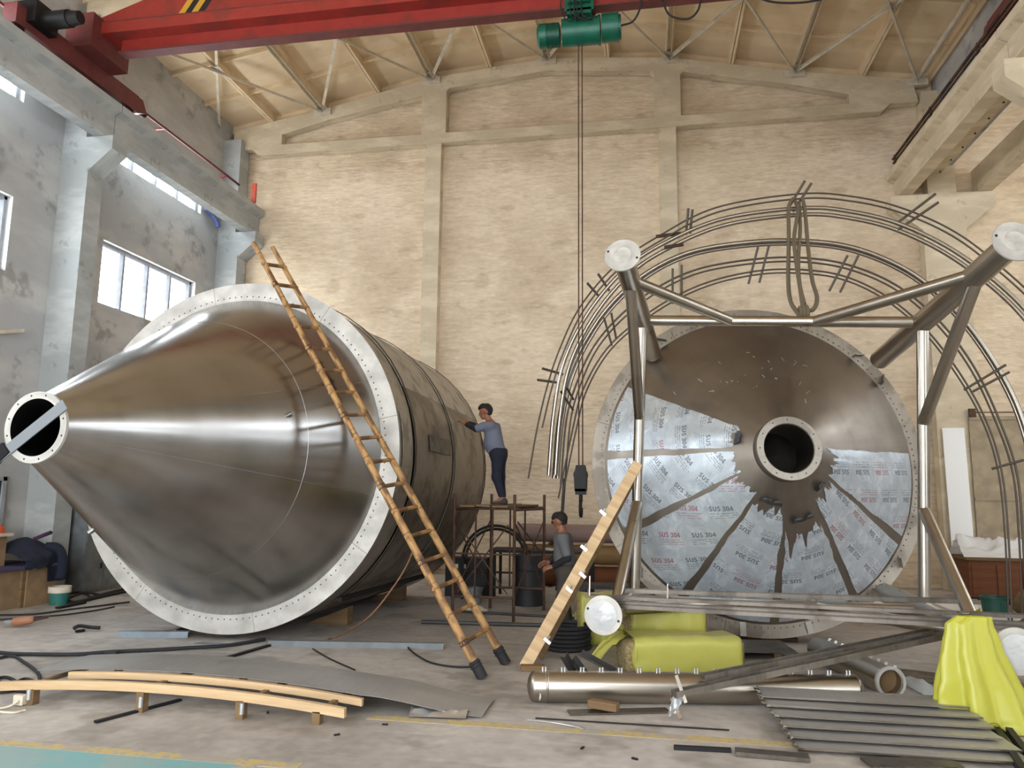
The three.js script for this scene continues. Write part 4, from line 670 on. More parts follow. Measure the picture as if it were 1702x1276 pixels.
// ------------------------------------------------------------------ insulation bales in yellow film
function bale(c, yaw, w, h, d, seed, label, open) {
  const t = thing('insulation_bale', label, 'bale', 'yellow wrapped insulation bales'), m = new THREE.Matrix4().makeRotationY(yaw).setPosition(c.x, 0, c.z), nz = fbm(seed, 6, 6, 4);
  const rough = (W, H, Dp, amp, y0) => { const g = mergeVertices(new THREE.BoxGeometry(W, H, Dp, 24, 12, 12).deleteAttribute('uv').deleteAttribute('normal')); const p = g.attributes.position; for (let i = 0; i < p.count; i++) { const v = V(p.getX(i) / W * 2, p.getY(i) / H * 2, p.getZ(i) / Dp * 2), l = Math.pow(Math.pow(Math.abs(v.x), 9) + Math.pow(Math.abs(v.y), 9) + Math.pow(Math.abs(v.z), 9), 1 / 9); const n = amp * (nz(v.x * 0.31 + v.z * 0.17, v.y * 0.27 + v.z * 0.2) - 0.45); p.setXYZ(i, p.getX(i) / l + n * v.x, Math.max(-H / 2, p.getY(i) / l + n * (v.y > 0 ? 1 : 0.3)), p.getZ(i) / l + n * v.z); } g.computeVertexNormals(); return mUV(g).translate(0, H / 2 + y0, 0); };
  part(t, 'insulation', rough(w * 0.96, h * 0.94, d * 0.94, 0.03, 0.004).applyMatrix4(m), M.wool, 'tan mineral wool');
  // film skin: a sleeve open at its left end
  const skin = grid(44, 40, (u, v) => { const a = v * Math.PI * 2, x = mix(open ? -w / 2 + 0.12 : -w / 2, w / 2, u), ca = Math.cos(a), sa = Math.sin(a), l = Math.pow(Math.pow(Math.abs(ca), 8) + Math.pow(Math.abs(sa), 8), 1 / 8), end = 1 - 0.9 * Math.pow(sm(0.9, 1, u), 2) - (open ? 0 : 0.9 * Math.pow(1 - sm(0, 0.1, u), 2)); const wr = 0.05 * (nz(u * 0.9, v) - 0.4) + 0.008 * Math.sin(31 * u + 9 * v) * sm(0.5, 0.8, nz(v, u)); return V(x, Math.max(0.003, h / 2 + sa / l * (h / 2 + 0.008 + wr) * end), -ca / l * (d / 2 + 0.01 + wr) * end); }).applyMatrix4(m);
  part(t, 'wrapping_film', skin, M.yellowFilm, 'yellow green plastic film');
  if (open) { // loosened film hanging at the open end
    const fl = (o, sx) => grid(10, 10, (u, v) => V(-w / 2 + 0.12 - 0.28 * v * sx + 0.03 * Math.sin(8 * u), Math.max(0.01, h * (0.98 - 0.75 * v * v) + 0.06 * nz(u + o, v) - 0.02), mix(-d / 2, d / 2, u * 0.55 + o) + 0.04 * Math.sin(5 * v))).applyMatrix4(m);
    part(t, 'loose_film', fl(0.0, 1.3), M.yellowFilm); part(t, 'loose_film', grid(10, 10, (u, v) => V(-w / 2 + 0.13 - 0.10 * Math.sin(3 * u) * v, mix(0.01, h * 0.98, 1 - v), d / 2 - 0.02 + 0.05 * Math.sin(4 * v + 3 * u) - 0.12 * u)).applyMatrix4(m), M.yellowFilm);
  }
}
bale(V(0.36, 0, -8.95), 0.30, 1.42, 0.40, 0.52, 81, 'yellow wrapped insulation bale with open end showing tan wool', true);
bale(V(0.18, 0, -9.62), 0.34, 1.05, 0.62, 0.5, 82, 'taller yellow wrapped insulation bale behind the open bale', false);
bale(V(-0.55, 0, -10.42), 0.2, 0.8, 0.62, 0.5, 83, 'shaded yellow wrapped bale behind the lower left end plate', false);
// ------------------------------------------------------------------ pipes with rows of studs
function studPipe(p, q, r, n, label, hollow) {
  const t = thing('studded_pipe', label, 'pipe'), d = q.clone().sub(p), L = d.length(); d.normalize();
  if (hollow) { part(t, 'shell', pipe(p, q, r, 0.012, 36), M.pipe); part(t, 'end_ring', lathe([[r - 0.02, 0], [r + 0.012, 0], [r + 0.012, 0.03], [r - 0.02, 0.03]], 36, frame(q, d)), M.flange); part(t, 'stopper', lathe([[0.001, -0.10], [r - 0.013, -0.10]], 24, frame(q, d)), M.woodOld); }
  else part(t, 'shell', lathe([[0.001, -0.055], [r * 0.45, -0.045], [r * 0.8, -0.025], [r * 0.97, 0.005], [r, 0.03], [r, L * 0.5], [r, L - 0.03], [r * 0.97, L - 0.005], [r * 0.8, L + 0.025], [r * 0.45, L + 0.045], [0.001, L + 0.055]], 44, frame(p, d), 1.0), M.pipe);
  const side = V(0, 1, 0).cross(d).normalize(), o = V(0, 1, 0).addScaledVector(side, hollow ? 0.75 : 0).normalize();
  if (!hollow) part(t, 'weld_band', lathe([[r, 0.12], [r + 0.004, 0.125], [r + 0.004, 0.14], [r, 0.145]], 40, frame(p, d)), M.pipe);
  for (let k = 0; k < n; k++) { const s = (k + 0.6) / n, b = p.clone().lerp(q, s); for (const e of [-1, 1]) { const g = b.clone().addScaledVector(d, e * 0.014); part(t, 'stud', tube(g.clone().addScaledVector(o, r - 0.01), g.clone().addScaledVector(o, r + 0.035), 0.0105, 8), M.foil); } }
  if (!hollow) { const b = p.clone().lerp(q, 0.03).add(V(0, -0.06, r * 0.9)); part(t, 'stud', tube(b, b.clone().add(V(0, -0.02, 0.05)), 0.0105, 8), M.foil); }
}
studPipe(V(-1.07, 0.142, -7.38), V(1.95, 0.142, -7.92), 0.14, 17, 'fat stainless pipe with a row of studs on top lying before the bale', false);
studPipe(V(2.02, 0.142, -9.85), V(2.36, 0.142, -8.32), 0.14, 10, 'stainless pipe with open ringed end and studs pointing toward the panels', true);
// ------------------------------------------------------------------ slanting channels over the studded pipe
for (const [a, b, lab] of [[P(1120, 1158, -7.12), P(1568, 1060, -8.35), 'slanting steel channel lying across the studded pipe'], [P(1168, 1130, -7.45), P(1556, 1052, -8.6), 'second slanting steel channel behind the first, upper end under bundle']]) {
  a.y = Math.max(a.y, 0.05); const t = thing('slanting_channel', lab, 'channel'), d = b.clone().sub(a).normalize(), s = V(0, 1, 0).cross(d).normalize();
  part(t, 'web', bar(a, b, 0.09, 0.006), M.rolled); for (const k of [-1, 1]) part(t, 'lip', bar(a.clone().addScaledVector(s, 0.045 * k).add(V(0, 0.025, 0)), b.clone().addScaledVector(s, 0.045 * k).add(V(0, 0.025, 0)), 0.006, 0.055), M.rolled);
  for (const f of [0.25, 0.5, 0.7]) part(t, 'bolt', tube(a.clone().lerp(b, f).add(V(0, 0.0, 0)), a.clone().lerp(b, f).add(V(0, 0.03, 0)), 0.014, 8), M.foil);
}
for (const [x, y, lab] of [[1128, 1122, 'thin upright steel strip leaning on the studded pipe'], [1120, 1160, 'short steel strip leaning low against the studded pipe']]) { const a = P(x - 4, y, -7.2), b = P(x + 12, y + 46, -7.08); b.y = Math.max(0.012, b.y); solo('thin_strip', bar(a, b, 0.03, 0.008, V(0, 0, 1)), M.pipe, lab, 'strip'); }
// ------------------------------------------------------------------ stack of folded panels
{
  const r = rng(31), say = ['topmost folded steel panel of the stack', 'second folded steel panel below the topmost', 'third folded steel panel of the stack', 'fourth folded steel panel of the stack', 'fifth folded steel panel of the stack', 'lowest folded steel panel with bright front edge'];
  for (let k = 0; k < 6; k++) {
    const t = thing('folded_panel', say[k], 'steel panel', 'stack of folded panels'), z = -7.42 + k * 0.17, y = 0.20 - 0.032 * k, x0 = 0.98 + 0.03 * k + r() * 0.02, x1 = 2.70 + 0.03 * r() + (k > 3 ? 0.06 : 0), yaw = (r() - 0.5) * 0.02, w = 0.34;
    const m = new THREE.Matrix4().makeRotationY(yaw).setPosition((x0 + x1) / 2, y, z), h = (x1 - x0) / 2;
    part(t, 'face', grid(10, 3, (u, v) => V(mix(-h, h, u), 0.004 * Math.sin(5 * u + k), mix(w / 2, -w / 2, v)), 0.004).applyMatrix4(m), M.sheet);
    part(t, 'front_fold', bx(-h, h, -0.012, 0.002, w / 2 - 0.004, w / 2 + 0.001).applyMatrix4(m), M.pipe); part(t, 'back_fold', bx(-h, h, -0.028, 0.002, -w / 2 - 0.001, -w / 2 + 0.004).applyMatrix4(m), M.pipe);
    part(t, 'end_fold', join([bx(-h - 0.001, -h + 0.004, -0.03, 0.012, -w / 2, w / 2), bx(-h - 0.035, -h, -0.006, -0.001, -w / 2 + 0.05, -w / 2 + 0.12), bx(-h - 0.035, -h, -0.006, -0.001, w / 2 - 0.12, w / 2 - 0.05)]).applyMatrix4(m), M.pipe);
  }
  for (const [k, lab] of [[0, 'timber batten under the folded panel stack near its left end'], [1, 'timber batten under the folded panel stack near its right end']]) solo('batten', bx(1.25 + k * 1.1, 1.33 + k * 1.1, 0, 0.009, -7.55, -6.5), M.woodOld, lab, 'batten');
  solo('steel_flat', bar(F(1120, 1245).setY(0.015), F(1215, 1250).setY(0.015), 0.04, 0.03), M.darkSteel, 'short dark steel flat on the floor near the panels', 'steel flat');
  solo('steel_flat', bar(F(1222, 1253).setY(0.02), F(1345, 1264).setY(0.02), 0.12, 0.03), M.bareDark, 'wide steel flat on the floor in front of the panels', 'steel flat');
  solo('steel_flat', bar(F(1440, 1272).setY(0.02), F(1590, 1272).setY(0.02), 0.2, 0.012), M.bareDark, 'wide steel strip lying before the lowest folded panel', 'steel flat');
  for (const [a, b, lab] of [[[1652, 1212], [1702, 1290], 'dark steel rail running past the right end of panels'], [[1668, 1208], [1722, 1280], 'outer dark steel rail running past the right end of panels']]) solo('floor_rail', bar(F(...a).setY(0.03), F(...b).setY(0.03), 0.05, 0.06), M.darkSteel, lab, 'rail');
}
// ------------------------------------------------------------------ yellow plastic bag hung over the sections
{
  const rows = [[1618, 1024, 22], [1610, 1036, 30], [1612, 1055, 33], [1614, 1085, 38], [1620, 1120, 46], [1628, 1155, 54], [1634, 1180, 58], [1640, 1198, 56]], z = -7.42, nz = fbm(61, 5, 5, 4);
  const g = grid(84, 46, (u, v) => { const a = u * Math.PI * 2, s = v * (rows.length - 1), i = Math.min(rows.length - 2, Math.floor(s)), f = s - i, px = mix(rows[i][0], rows[i + 1][0], f), py = mix(rows[i][1], rows[i + 1][1], f), hw = mix(rows[i][2], rows[i + 1][2], f) / 1251 * 7.6; const pl = 1 + (0.10 + 0.10 * v) * Math.sin(7 * a + 2 * nz(0.2, v)) * (0.4 + nz(u, v)) + 0.10 * (nz(u * 2, v) - 0.5); const c = P(px, py, z); return V(c.x + hw * Math.cos(a) * pl, Math.max(0.01, c.y + (v > 0.97 ? 0.05 * Math.sin(5 * a) : 0) + 0.05 * v * Math.sin(3 * a + 1)), c.z + (0.05 + 0.16 * v) * Math.sin(a) * pl); });
  solo('plastic_bag', g, M.yellowBag, 'bright yellow plastic bag hanging from the steel sections to the floor', 'bag');
  solo('yellow_rag', grid(12, 6, (u, v) => P(1590 + 40 * u, 1022 + 6 * Math.sin(4 * u) * v - 4 * v, -7.9 + 0.1 * v).add(V(0, 0.02, 0))), M.yellowBag, 'scrap of yellow film lying on top of the steel sections', 'film');
}
// ------------------------------------------------------------------ odds and ends, right foreground
{
  solo('wood_offcut', rbx(0.28, 0.07, 0.09, 0.008).rotateZ(0.0).rotateY(-0.35).translate(...F(1003, 1185).setY(0.07).toArray()), M.woodOld, 'short timber offcut in front of the studded pipe', 'timber');
  solo('thin_plate', bar(F(945, 1186).setY(0.012), F(1110, 1182).setY(0.012), 0.14, 0.012), M.bareDark, 'thin steel plate under the timber offcut', 'plate');
  solo('wood_offcut', rbx(0.26, 0.06, 0.12, 0.008).rotateY(0.2).translate(...F(885, 1114).setY(0.03).toArray()), M.woodOld, 'timber block at the foot of leaning plank', 'timber');
  const nz = fbm(63, 4, 4, 4); solo('foil_scrap', grid(10, 10, (u, v) => { const c = F(1122, 1195); return V(c.x + (u - 0.5) * 0.08 + 0.06 * (v - 0.5), 0.015 + 0.16 * v + 0.04 * nz(u, v), c.z + 0.04 * Math.sin(5 * u + 3 * v)); }, 0.003), M.foil, 'crumpled silver foil scrap beside the studded pipe', 'foil');
  solo('wire', sweep([F(876, 1196, 0.008), F(915, 1200, 0.02), F(955, 1207, 0.012), F(970, 1212, 0.008)], 0.006, 24, 5), M.foil, 'pale thin wire curved on the floor', 'wire');
  solo('wire', sweep([F(890, 1193, 0.008), F(1000, 1200, 0.01), F(1100, 1206, 0.01), F(1212, 1213, 0.008)], 0.007, 30, 5), M.darkSteel, 'long dark thin rod on the floor', 'wire');
  for (const [a, b, lab] of [[P(936, 1092, -8.25), F(952, 1124), 'dark steel angle standing on edge beside the bale'], [P(962, 1088, -8.35), F(1018, 1124), 'grey steel angle slanting down against the bale'], [P(950, 1096, -8.45), F(970, 1128), 'small dark steel angle between two leaning angles']]) { b.y = 0.03; solo('angle_iron', join([bar(a, b, 0.07, 0.008), bar(a.clone().add(V(0.03, 0.03, 0)), b.clone().add(V(0.03, 0.03, 0)), 0.008, 0.06)]), M.darkGrey, lab, 'angle iron'); }
  const coil = thing('hose_coil', 'dark stacked hose coil lying behind the leaning plank', 'coil'), o = F(938, 1082); for (let k = 0; k < 6; k++) part(coil, 'turn', plain(new THREE.TorusGeometry(0.30 - 0.01 * (k % 2), 0.028, 8, 40)).rotateX(Math.PI / 2).translate(o.x, 0.028 + k * 0.05, o.z - 0.2), M.rubber);
  solo('steel_plate', mUV(new THREE.BoxGeometry(1.05, 0.012, 0.8)).rotateY(0.1).translate(1.22, 0.088, -10.15), M.bareDark, 'dark steel plate lying behind the slanting channels', 'plate');
  for (const [x, lab] of [[0.95, 'bearer under the left half of dark steel plate'], [1.55, 'bearer under the right half of dark steel plate']]) solo('bearer', bx(x - 0.04, x + 0.04, 0, 0.08, -10.45, -9.85), M.woodOld, lab, 'bearer');
  solo('steel_plate', mUV(new THREE.BoxGeometry(1.3, 0.01, 0.55)).rotateY(-0.35).translate(3.25, 0.012, -9.15), M.bareDark, 'brown steel plate on the floor right of open ringed pipe', 'plate');
  const cf = fbm(64, 5, 5, 4); solo('clear_film', grid(30, 16, (u, v) => { const a = F(1480, 1128), b = F(1560, 1160); return V(mix(a.x, b.x, u) + 0.1 * v, 0.02 + 0.12 * cf(u, v) * Math.sin(Math.PI * u) * Math.sin(Math.PI * v), mix(a.z, b.z, v)); }), M.clearFilm, 'crumpled clear film behind the folded panels', 'film');
  solo('crumpled_sheet', grid(40, 24, (u, v) => V(mix(3.6, 6.0, u), 0.02 + 0.10 * cf(u, v * 2) * cf(u * 2, v), mix(-12.8, -15.6, v))), mat(0xe8e8e6, 0.45), 'white crumpled plastic sheet on the floor behind the right vessel', 'sheet');
  for (let k = 0; k < 5; k++) { const f = [[640, 1205], [968, 1244], [1055, 1262], [560, 1222], [445, 1185]][k]; solo('floor_scrap', rbx(0.05, 0.012, 0.02, 0.003).rotateY(k * 1.3).translate(...F(...f).setY(0.007).toArray()), M.darkSteel, ['tiny dark scrap on floor before the arched form', 'tiny metal scrap on floor below the timber offcut', 'tiny scrap on floor in front of the thin rod', 'tiny dark scrap on bare floor right of painted bay', 'tiny dark scrap beside the arched form foot'][k], 'scrap'); }
}
// ------------------------------------------------------------------ left corner: boxes, jacket, cabinet
{
  const t = thing('workbench', 'low bench board on two tan boxes by the left wall', 'bench');
  part(t, 'box', bx(-11.0, -10.08, 0, 0.60, -11.05, -9.9), M.card); part(t, 'box', bx(-11.0, -10.0, 0, 0.62, -11.78, -11.12), M.card); part(t, 'board', bx(-11.05, -9.96, 0.62, 0.67, -11.82, -9.9), mat(0x4a4666, 0.6)); part(t, 'corner_post', bx(-10.1, -10.02, 0, 0.62, -11.12, -11.05), M.woodOld);
  const b = thing('crate', 'tan crate with white lid standing on the bench', 'crate'); part(b, 'body', bx(-11.0, -10.3, 0.67, 1.15, -10.95, -10.0), M.card); part(b, 'lid', bx(-11.05, -10.22, 1.15, 1.2, -11.0, -10.0), M.paintWhite);
  const h = thing('safety_helmet', 'orange red safety helmet on the white crate lid', 'helmet'); { const m = frame(V(-10.42, 1.2, -10.83), V(0, 1, 0), V(1, 0, 0)); part(h, 'shell', lathe([[0.001, 0.14], [0.06, 0.135], [0.1, 0.11], [0.125, 0.06], [0.13, 0.015]], 28, m, 1), M.orange); part(h, 'brim', lathe([[0.128, 0.0], [0.16, 0.0], [0.16, 0.012], [0.128, 0.02]], 28, m), M.orange); }
  const nz = fbm(91, 5, 5, 4);
  const j = thing('jacket', 'dark navy work jacket heaped over the end of bench', 'jacket');
  part(j, 'body', grid(34, 30, (u, v) => { const z = mix(-11.0, -11.9, u), s = v; let x, y; if (s < 0.6) { x = mix(-10.85, -9.98, s / 0.6); y = 0.72 + 0.36 * Math.sin(Math.PI * Math.min(1, s / 0.6) * 0.85 + 0.25) * Math.sin(Math.PI * (0.12 + 0.76 * u)); } else { x = -9.95 + 0.04 * Math.sin(6 * u); const e = 0.72 + 0.36 * Math.sin(Math.PI * 1.0 * 0.85 + 0.25) * Math.sin(Math.PI * (0.12 + 0.76 * u)); y = mix(e, u > 0.55 ? 0.36 : 0.6, (s - 0.6) / 0.4); } return V(x + 0.08 * (nz(u, v) - 0.5), y + 0.07 * (nz(v, u) - 0.5), z); }, 0.02), M.jacket);
  part(j, 'sleeve', sweep([V(-10.15, 0.93, -11.6), V(-10.0, 0.90, -11.72), V(-9.93, 0.68, -11.78), V(-9.93, 0.40, -11.76)], 0.085, 24, 10), M.jacket); part(j, 'collar', sweep([V(-10.15, 1.08, -11.35), V(-10.1, 1.14, -11.5), V(-10.15, 1.17, -11.7)], 0.035, 16, 8), M.purple, 'purple collar');
  const bk = thing('bucket', 'green and white bucket standing by the bench end', 'bucket'), o = F(66, 1003); { const m = frame(V(o.x + 0.36, 0, o.z), V(0, 1, 0), V(1, 0, 0)); part(bk, 'body', lathe([[0.001, 0], [0.13, 0], [0.16, 0.2], [0.15, 0.2], [0.125, 0.01]], 26, m), M.binTeal); part(bk, 'rim', lathe([[0.155, 0.2], [0.175, 0.2], [0.175, 0.3], [0.16, 0.3]], 26, m), M.paintWhite); }
  const cb = thing('locker', 'grey steel locker with two door leaves behind the left column', 'locker'); part(cb, 'body', bx(-11.05, -10.25, 0, 1.75, -13.75, -12.7), M.greySteel);
  for (const [z0, z1] of [[-13.2, -12.72], [-13.73, -13.22]]) for (const [y0, y1] of [[0.06, 0.9], [0.93, 1.7]]) { const d = part(cb, 'door', bx(-10.25, -10.235, y0, y1, z0, z1), M.greySteel); part(d, 'handle', bx(-10.235, -10.215, (y0 + y1) / 2 - 0.05, (y0 + y1) / 2 + 0.05, z0 + 0.06, z0 + 0.09), M.black); }
  for (const [a, b2, w, lab] of [[[118, 1004], [205, 985], 0.12, 'dark plank on floor before the locker'], [[150, 995], [215, 978], 0.1, 'dark plank on floor beside the flange of left vessel'], [[95, 1012], [140, 1003], 0.08, 'short dark board on floor by the bucket']]) solo('dark_board', bar(F(...a).setY(0.02), F(...b2).setY(0.02), w, 0.03), M.darkSteel, lab, 'board');
  solo('hose_bundle', sweep([F(105, 990, 0.03), F(130, 984, 0.05), F(150, 992, 0.05), F(130, 1000, 0.03), F(112, 996, 0.04), F(140, 985, 0.07), F(165, 988, 0.03)], 0.022, 60, 7), M.rubber, 'tangled black hose before the grey locker', 'hose');
  solo('wall_bracket', bar(PX(-10, 552, -10.95), PX(36, 549, -10.95), 0.12, 0.06), M.paintWhite, 'pale short beam fixed on the left wall', 'beam');
}
// ------------------------------------------------------------------ behind the scaffold
{
  for (const [k, y, r, m, lab] of [[0, 0.215, 0.21, M.woodBrown, 'brown pipe at the bottom of rack by back wall'], [1, 0.66, 0.20, M.ochre, 'ochre pipe in the middle of rack by back wall'], [2, 1.10, 0.19, M.pinkish, 'pinkish pipe on top of rack by back wall']]) solo('stored_pipe', pipe(V(-2.55 - 0.1 * k, y, -16.4), V(2.6, y, -16.4), r, 0.02, 32), m, lab, 'pipe', 'pipes on the rack by back wall');
  const rk = thing('pipe_rack', 'low steel rack holding pipes by the back wall', 'rack'); for (const x of [-2.0, 0.2, 2.2]) { part(rk, 'post', bx(x - 0.03, x + 0.03, 0, 1.35, -16.72, -16.66), M.rust); part(rk, 'arm', join([bx(x - 0.03, x + 0.03, 0.425, 0.455, -16.68, -16.12), bx(x - 0.03, x + 0.03, 0.865, 0.905, -16.68, -16.12)]), M.rust); part(rk, 'foot', bx(x - 0.05, x + 0.05, 0, 0.004, -16.75, -16.1), M.rust); }
  const bench = thing('steel_table', 'dark steel table with clutter behind the scaffold', 'table'); part(bench, 'top', bx(-2.9, -0.9, 0.84, 0.89, -14.9, -14.1), M.darkSteel); for (const [x, z] of [[-2.8, -14.8], [-1.0, -14.8], [-2.8, -14.2], [-1.0, -14.2]]) part(bench, 'leg', tube(V(x, 0, z), V(x, 0.84, z), 0.03, 8), M.darkSteel);
  solo('shiny_sheet', grid(12, 6, (u, v) => V(mix(-1.95, -1.35, u), 0.895 + 0.012 * Math.sin(9 * u), mix(-14.2, -14.7, v)), 0.003), M.foil, 'shiny sheet lying on the steel table behind scaffold', 'sheet metal');
  const dr = thing('oil_drum', 'black drum standing under the scaffold platform', 'drum'); { const m = frame(V(-2.05, 0, -13.55), V(0, 1, 0), V(1, 0, 0)); part(dr, 'body', lathe([[0.001, 0.01], [0.27, 0.01], [0.29, 0], [0.29, 0.3], [0.3, 0.31], [0.29, 0.33], [0.29, 0.6], [0.3, 0.61], [0.29, 0.63], [0.29, 0.86], [0.27, 0.85], [0.001, 0.85]], 36, m), M.black); }
  const bk = thing('bucket', 'grey bucket standing on the floor behind the scaffold', 'bucket'); { const m = frame(V(-3.0, 0, -13.4), V(0, 1, 0), V(1, 0, 0)); part(bk, 'body', lathe([[0.001, 0], [0.12, 0], [0.15, 0.26], [0.16, 0.26], [0.16, 0.275], [0.14, 0.275], [0.115, 0.01]], 26, m), M.greySteel); part(bk, 'handle', plain(new THREE.TorusGeometry(0.15, 0.006, 6, 24, Math.PI)).rotateZ(Math.PI).rotateX(0.4).translate(-3.0, 0.27, -13.4), M.foil); }
  const rg = thing('ring_frame', 'half round dark steel hoop frame standing behind the scaffold', 'frame'); for (const r of [0.62, 0.56]) part(rg, 'hoop', plain(new THREE.TorusGeometry(r, 0.025, 8, 40, Math.PI)).translate(-2.72, 0.72, -13.9), M.darkSteel); part(rg, 'leg', join([tube(V(-3.34, 0, -13.9), V(-3.34, 0.72, -13.9), 0.025, 8), tube(V(-2.1, 0, -13.9), V(-2.1, 0.72, -13.9), 0.025, 8), tube(V(-3.34, 0.5, -13.9), V(-2.1, 0.5, -13.9), 0.018, 8)]), M.darkSteel);
  const bxs = thing('control_box', 'dark control box with white labels behind the scaffold', 'box'); part(bxs, 'body', bx(-3.75, -2.95, 0, 0.72, -14.6, -14.2), M.darkSteel); for (const [x, w] of [[-3.6, 0.1], [-3.42, 0.07]]) part(bxs, 'label_plate', bx(x, x + w, 0.52, 0.6, -14.2, -14.195), M.paintWhite);
  const nz = fbm(95, 5, 5, 4); for (const [x, z, s, lab] of [[-2.85, -12.6, 0.5, 'crumpled white paper under the scaffold left side'], [-1.3, -12.4, 0.35, 'crumpled white film behind the leaning plank foot']]) solo('crumpled_paper', grid(14, 14, (u, v) => V(x + (u - 0.5) * s, 0.01 + 0.16 * nz(u, v) * Math.sin(Math.PI * u) * Math.sin(Math.PI * v), z + (v - 0.5) * s * 0.7)), M.paintWhite, lab, 'paper');
  for (const [a, b, r, lab] of [[V(-3.2, 0.02, -12.4), V(-0.9, 0.02, -12.15), 0.02, 'thin pale pipe on floor under the scaffold'], [V(-3.3, 0.03, -11.2), V(-1.4, 0.03, -11.35), 0.03, 'dark pipe on floor in front of the scaffold']]) solo('floor_pipe', tube(a, b, r, 10), M.darkGrey, lab, 'pipe');
  solo('standing_pipe', tube(V(-1.78, 0.0, -15.6), V(-1.66, 2.25, -15.9), 0.035, 10), M.darkGrey, 'thin grey pipe leaning by the back wall behind scaffold', 'pipe');
  solo('low_bench', join([bx(-1.15, 0.35, 0.38, 0.44, -13.4, -12.9), bx(-1.1, -1.0, 0, 0.38, -13.35, -12.95), bx(0.2, 0.3, 0, 0.38, -13.35, -12.95)]), M.darkGrey, 'low dark bench behind the leaning plank', 'bench');
}
// ------------------------------------------------------------------ right corner
{
  const t = thing('wooden_chest', 'brown panelled wooden chest under white plastic by the right door', 'chest'); part(t, 'body', bx(5.95, 8.6, 0.12, 0.80, -16.5, -15.7), M.woodBrown);
  for (let k = 0; k < 6; k++) part(t, 'panel', bx(6.0 + k * 0.43, 6.38 + k * 0.43, 0.18, 0.72, -15.7, -15.68), M.woodBrown); part(t, 'top', bx(5.9, 8.65, 0.80, 0.85, -16.55, -15.65), M.woodOld); part(t, 'plinth', bx(6.0, 8.55, 0, 0.12, -16.45, -15.75), M.darkSteel);
  const nz = fbm(97, 6, 6, 5); solo('plastic_heap', grid(44, 24, (u, v) => V(mix(5.85, 8.6, u), 0.86 + 0.62 * Math.pow(nz(u * 1.0, v), 1.3) * Math.sin(Math.PI * Math.min(1, v * 1.1)), mix(-15.6, -16.5, v))), M.whiteFilm, 'heap of crumpled white plastic on the wooden chest', 'plastic');
  const b = thing('bin', 'dark green plastic bin on floor before the wooden chest', 'bin'); { const m = frame(V(5.62, 0, -13.9), V(0, 1, 0), V(1, 0, 0)); part(b, 'body', lathe([[0.001, 0], [0.17, 0], [0.2, 0.34], [0.215, 0.34], [0.215, 0.36], [0.19, 0.36], [0.16, 0.01]], 28, m), M.binGreen); part(b, 'rim_band', lathe([[0.2, 0.3], [0.208, 0.3], [0.208, 0.32], [0.2, 0.32]], 28, m), M.binGreen); }
  solo('white_pail', lathe([[0.001, 0], [0.09, 0], [0.11, 0.32], [0.1, 0.32], [0.08, 0.01]], 22, frame(V(5.15, 0, -13.6), V(0, 1, 0), V(1, 0, 0))), M.paintWhite, 'white pail beside the green bin', 'pail');
  solo('loose_timber', bar(V(5.3, 0.05, -12.6), V(7.6, 0.45, -14.9), 0.09, 0.06), M.woodOld, 'grey timber slanting from floor to the wooden chest', 'timber');
  const s = thing('sack', 'pale cloth sack slumped next to the green bin', 'sack'); const nz2 = fbm(98, 4, 4, 3); part(s, 'body', (() => { const g = new THREE.SphereGeometry(0.3, 26, 18); const p = g.attributes.position; for (let i = 0; i < p.count; i++) { const n = 0.8 + 0.4 * nz2(p.getX(i) + 0.5, p.getZ(i) + p.getY(i)); p.setXYZ(i, p.getX(i) * n * 1.3, Math.max(-0.2, p.getY(i) * n * 0.8), p.getZ(i) * n); } g.computeVertexNormals(); return plain(g).translate(6.5, 0.205, -14.4); })(), M.woodOld);
}
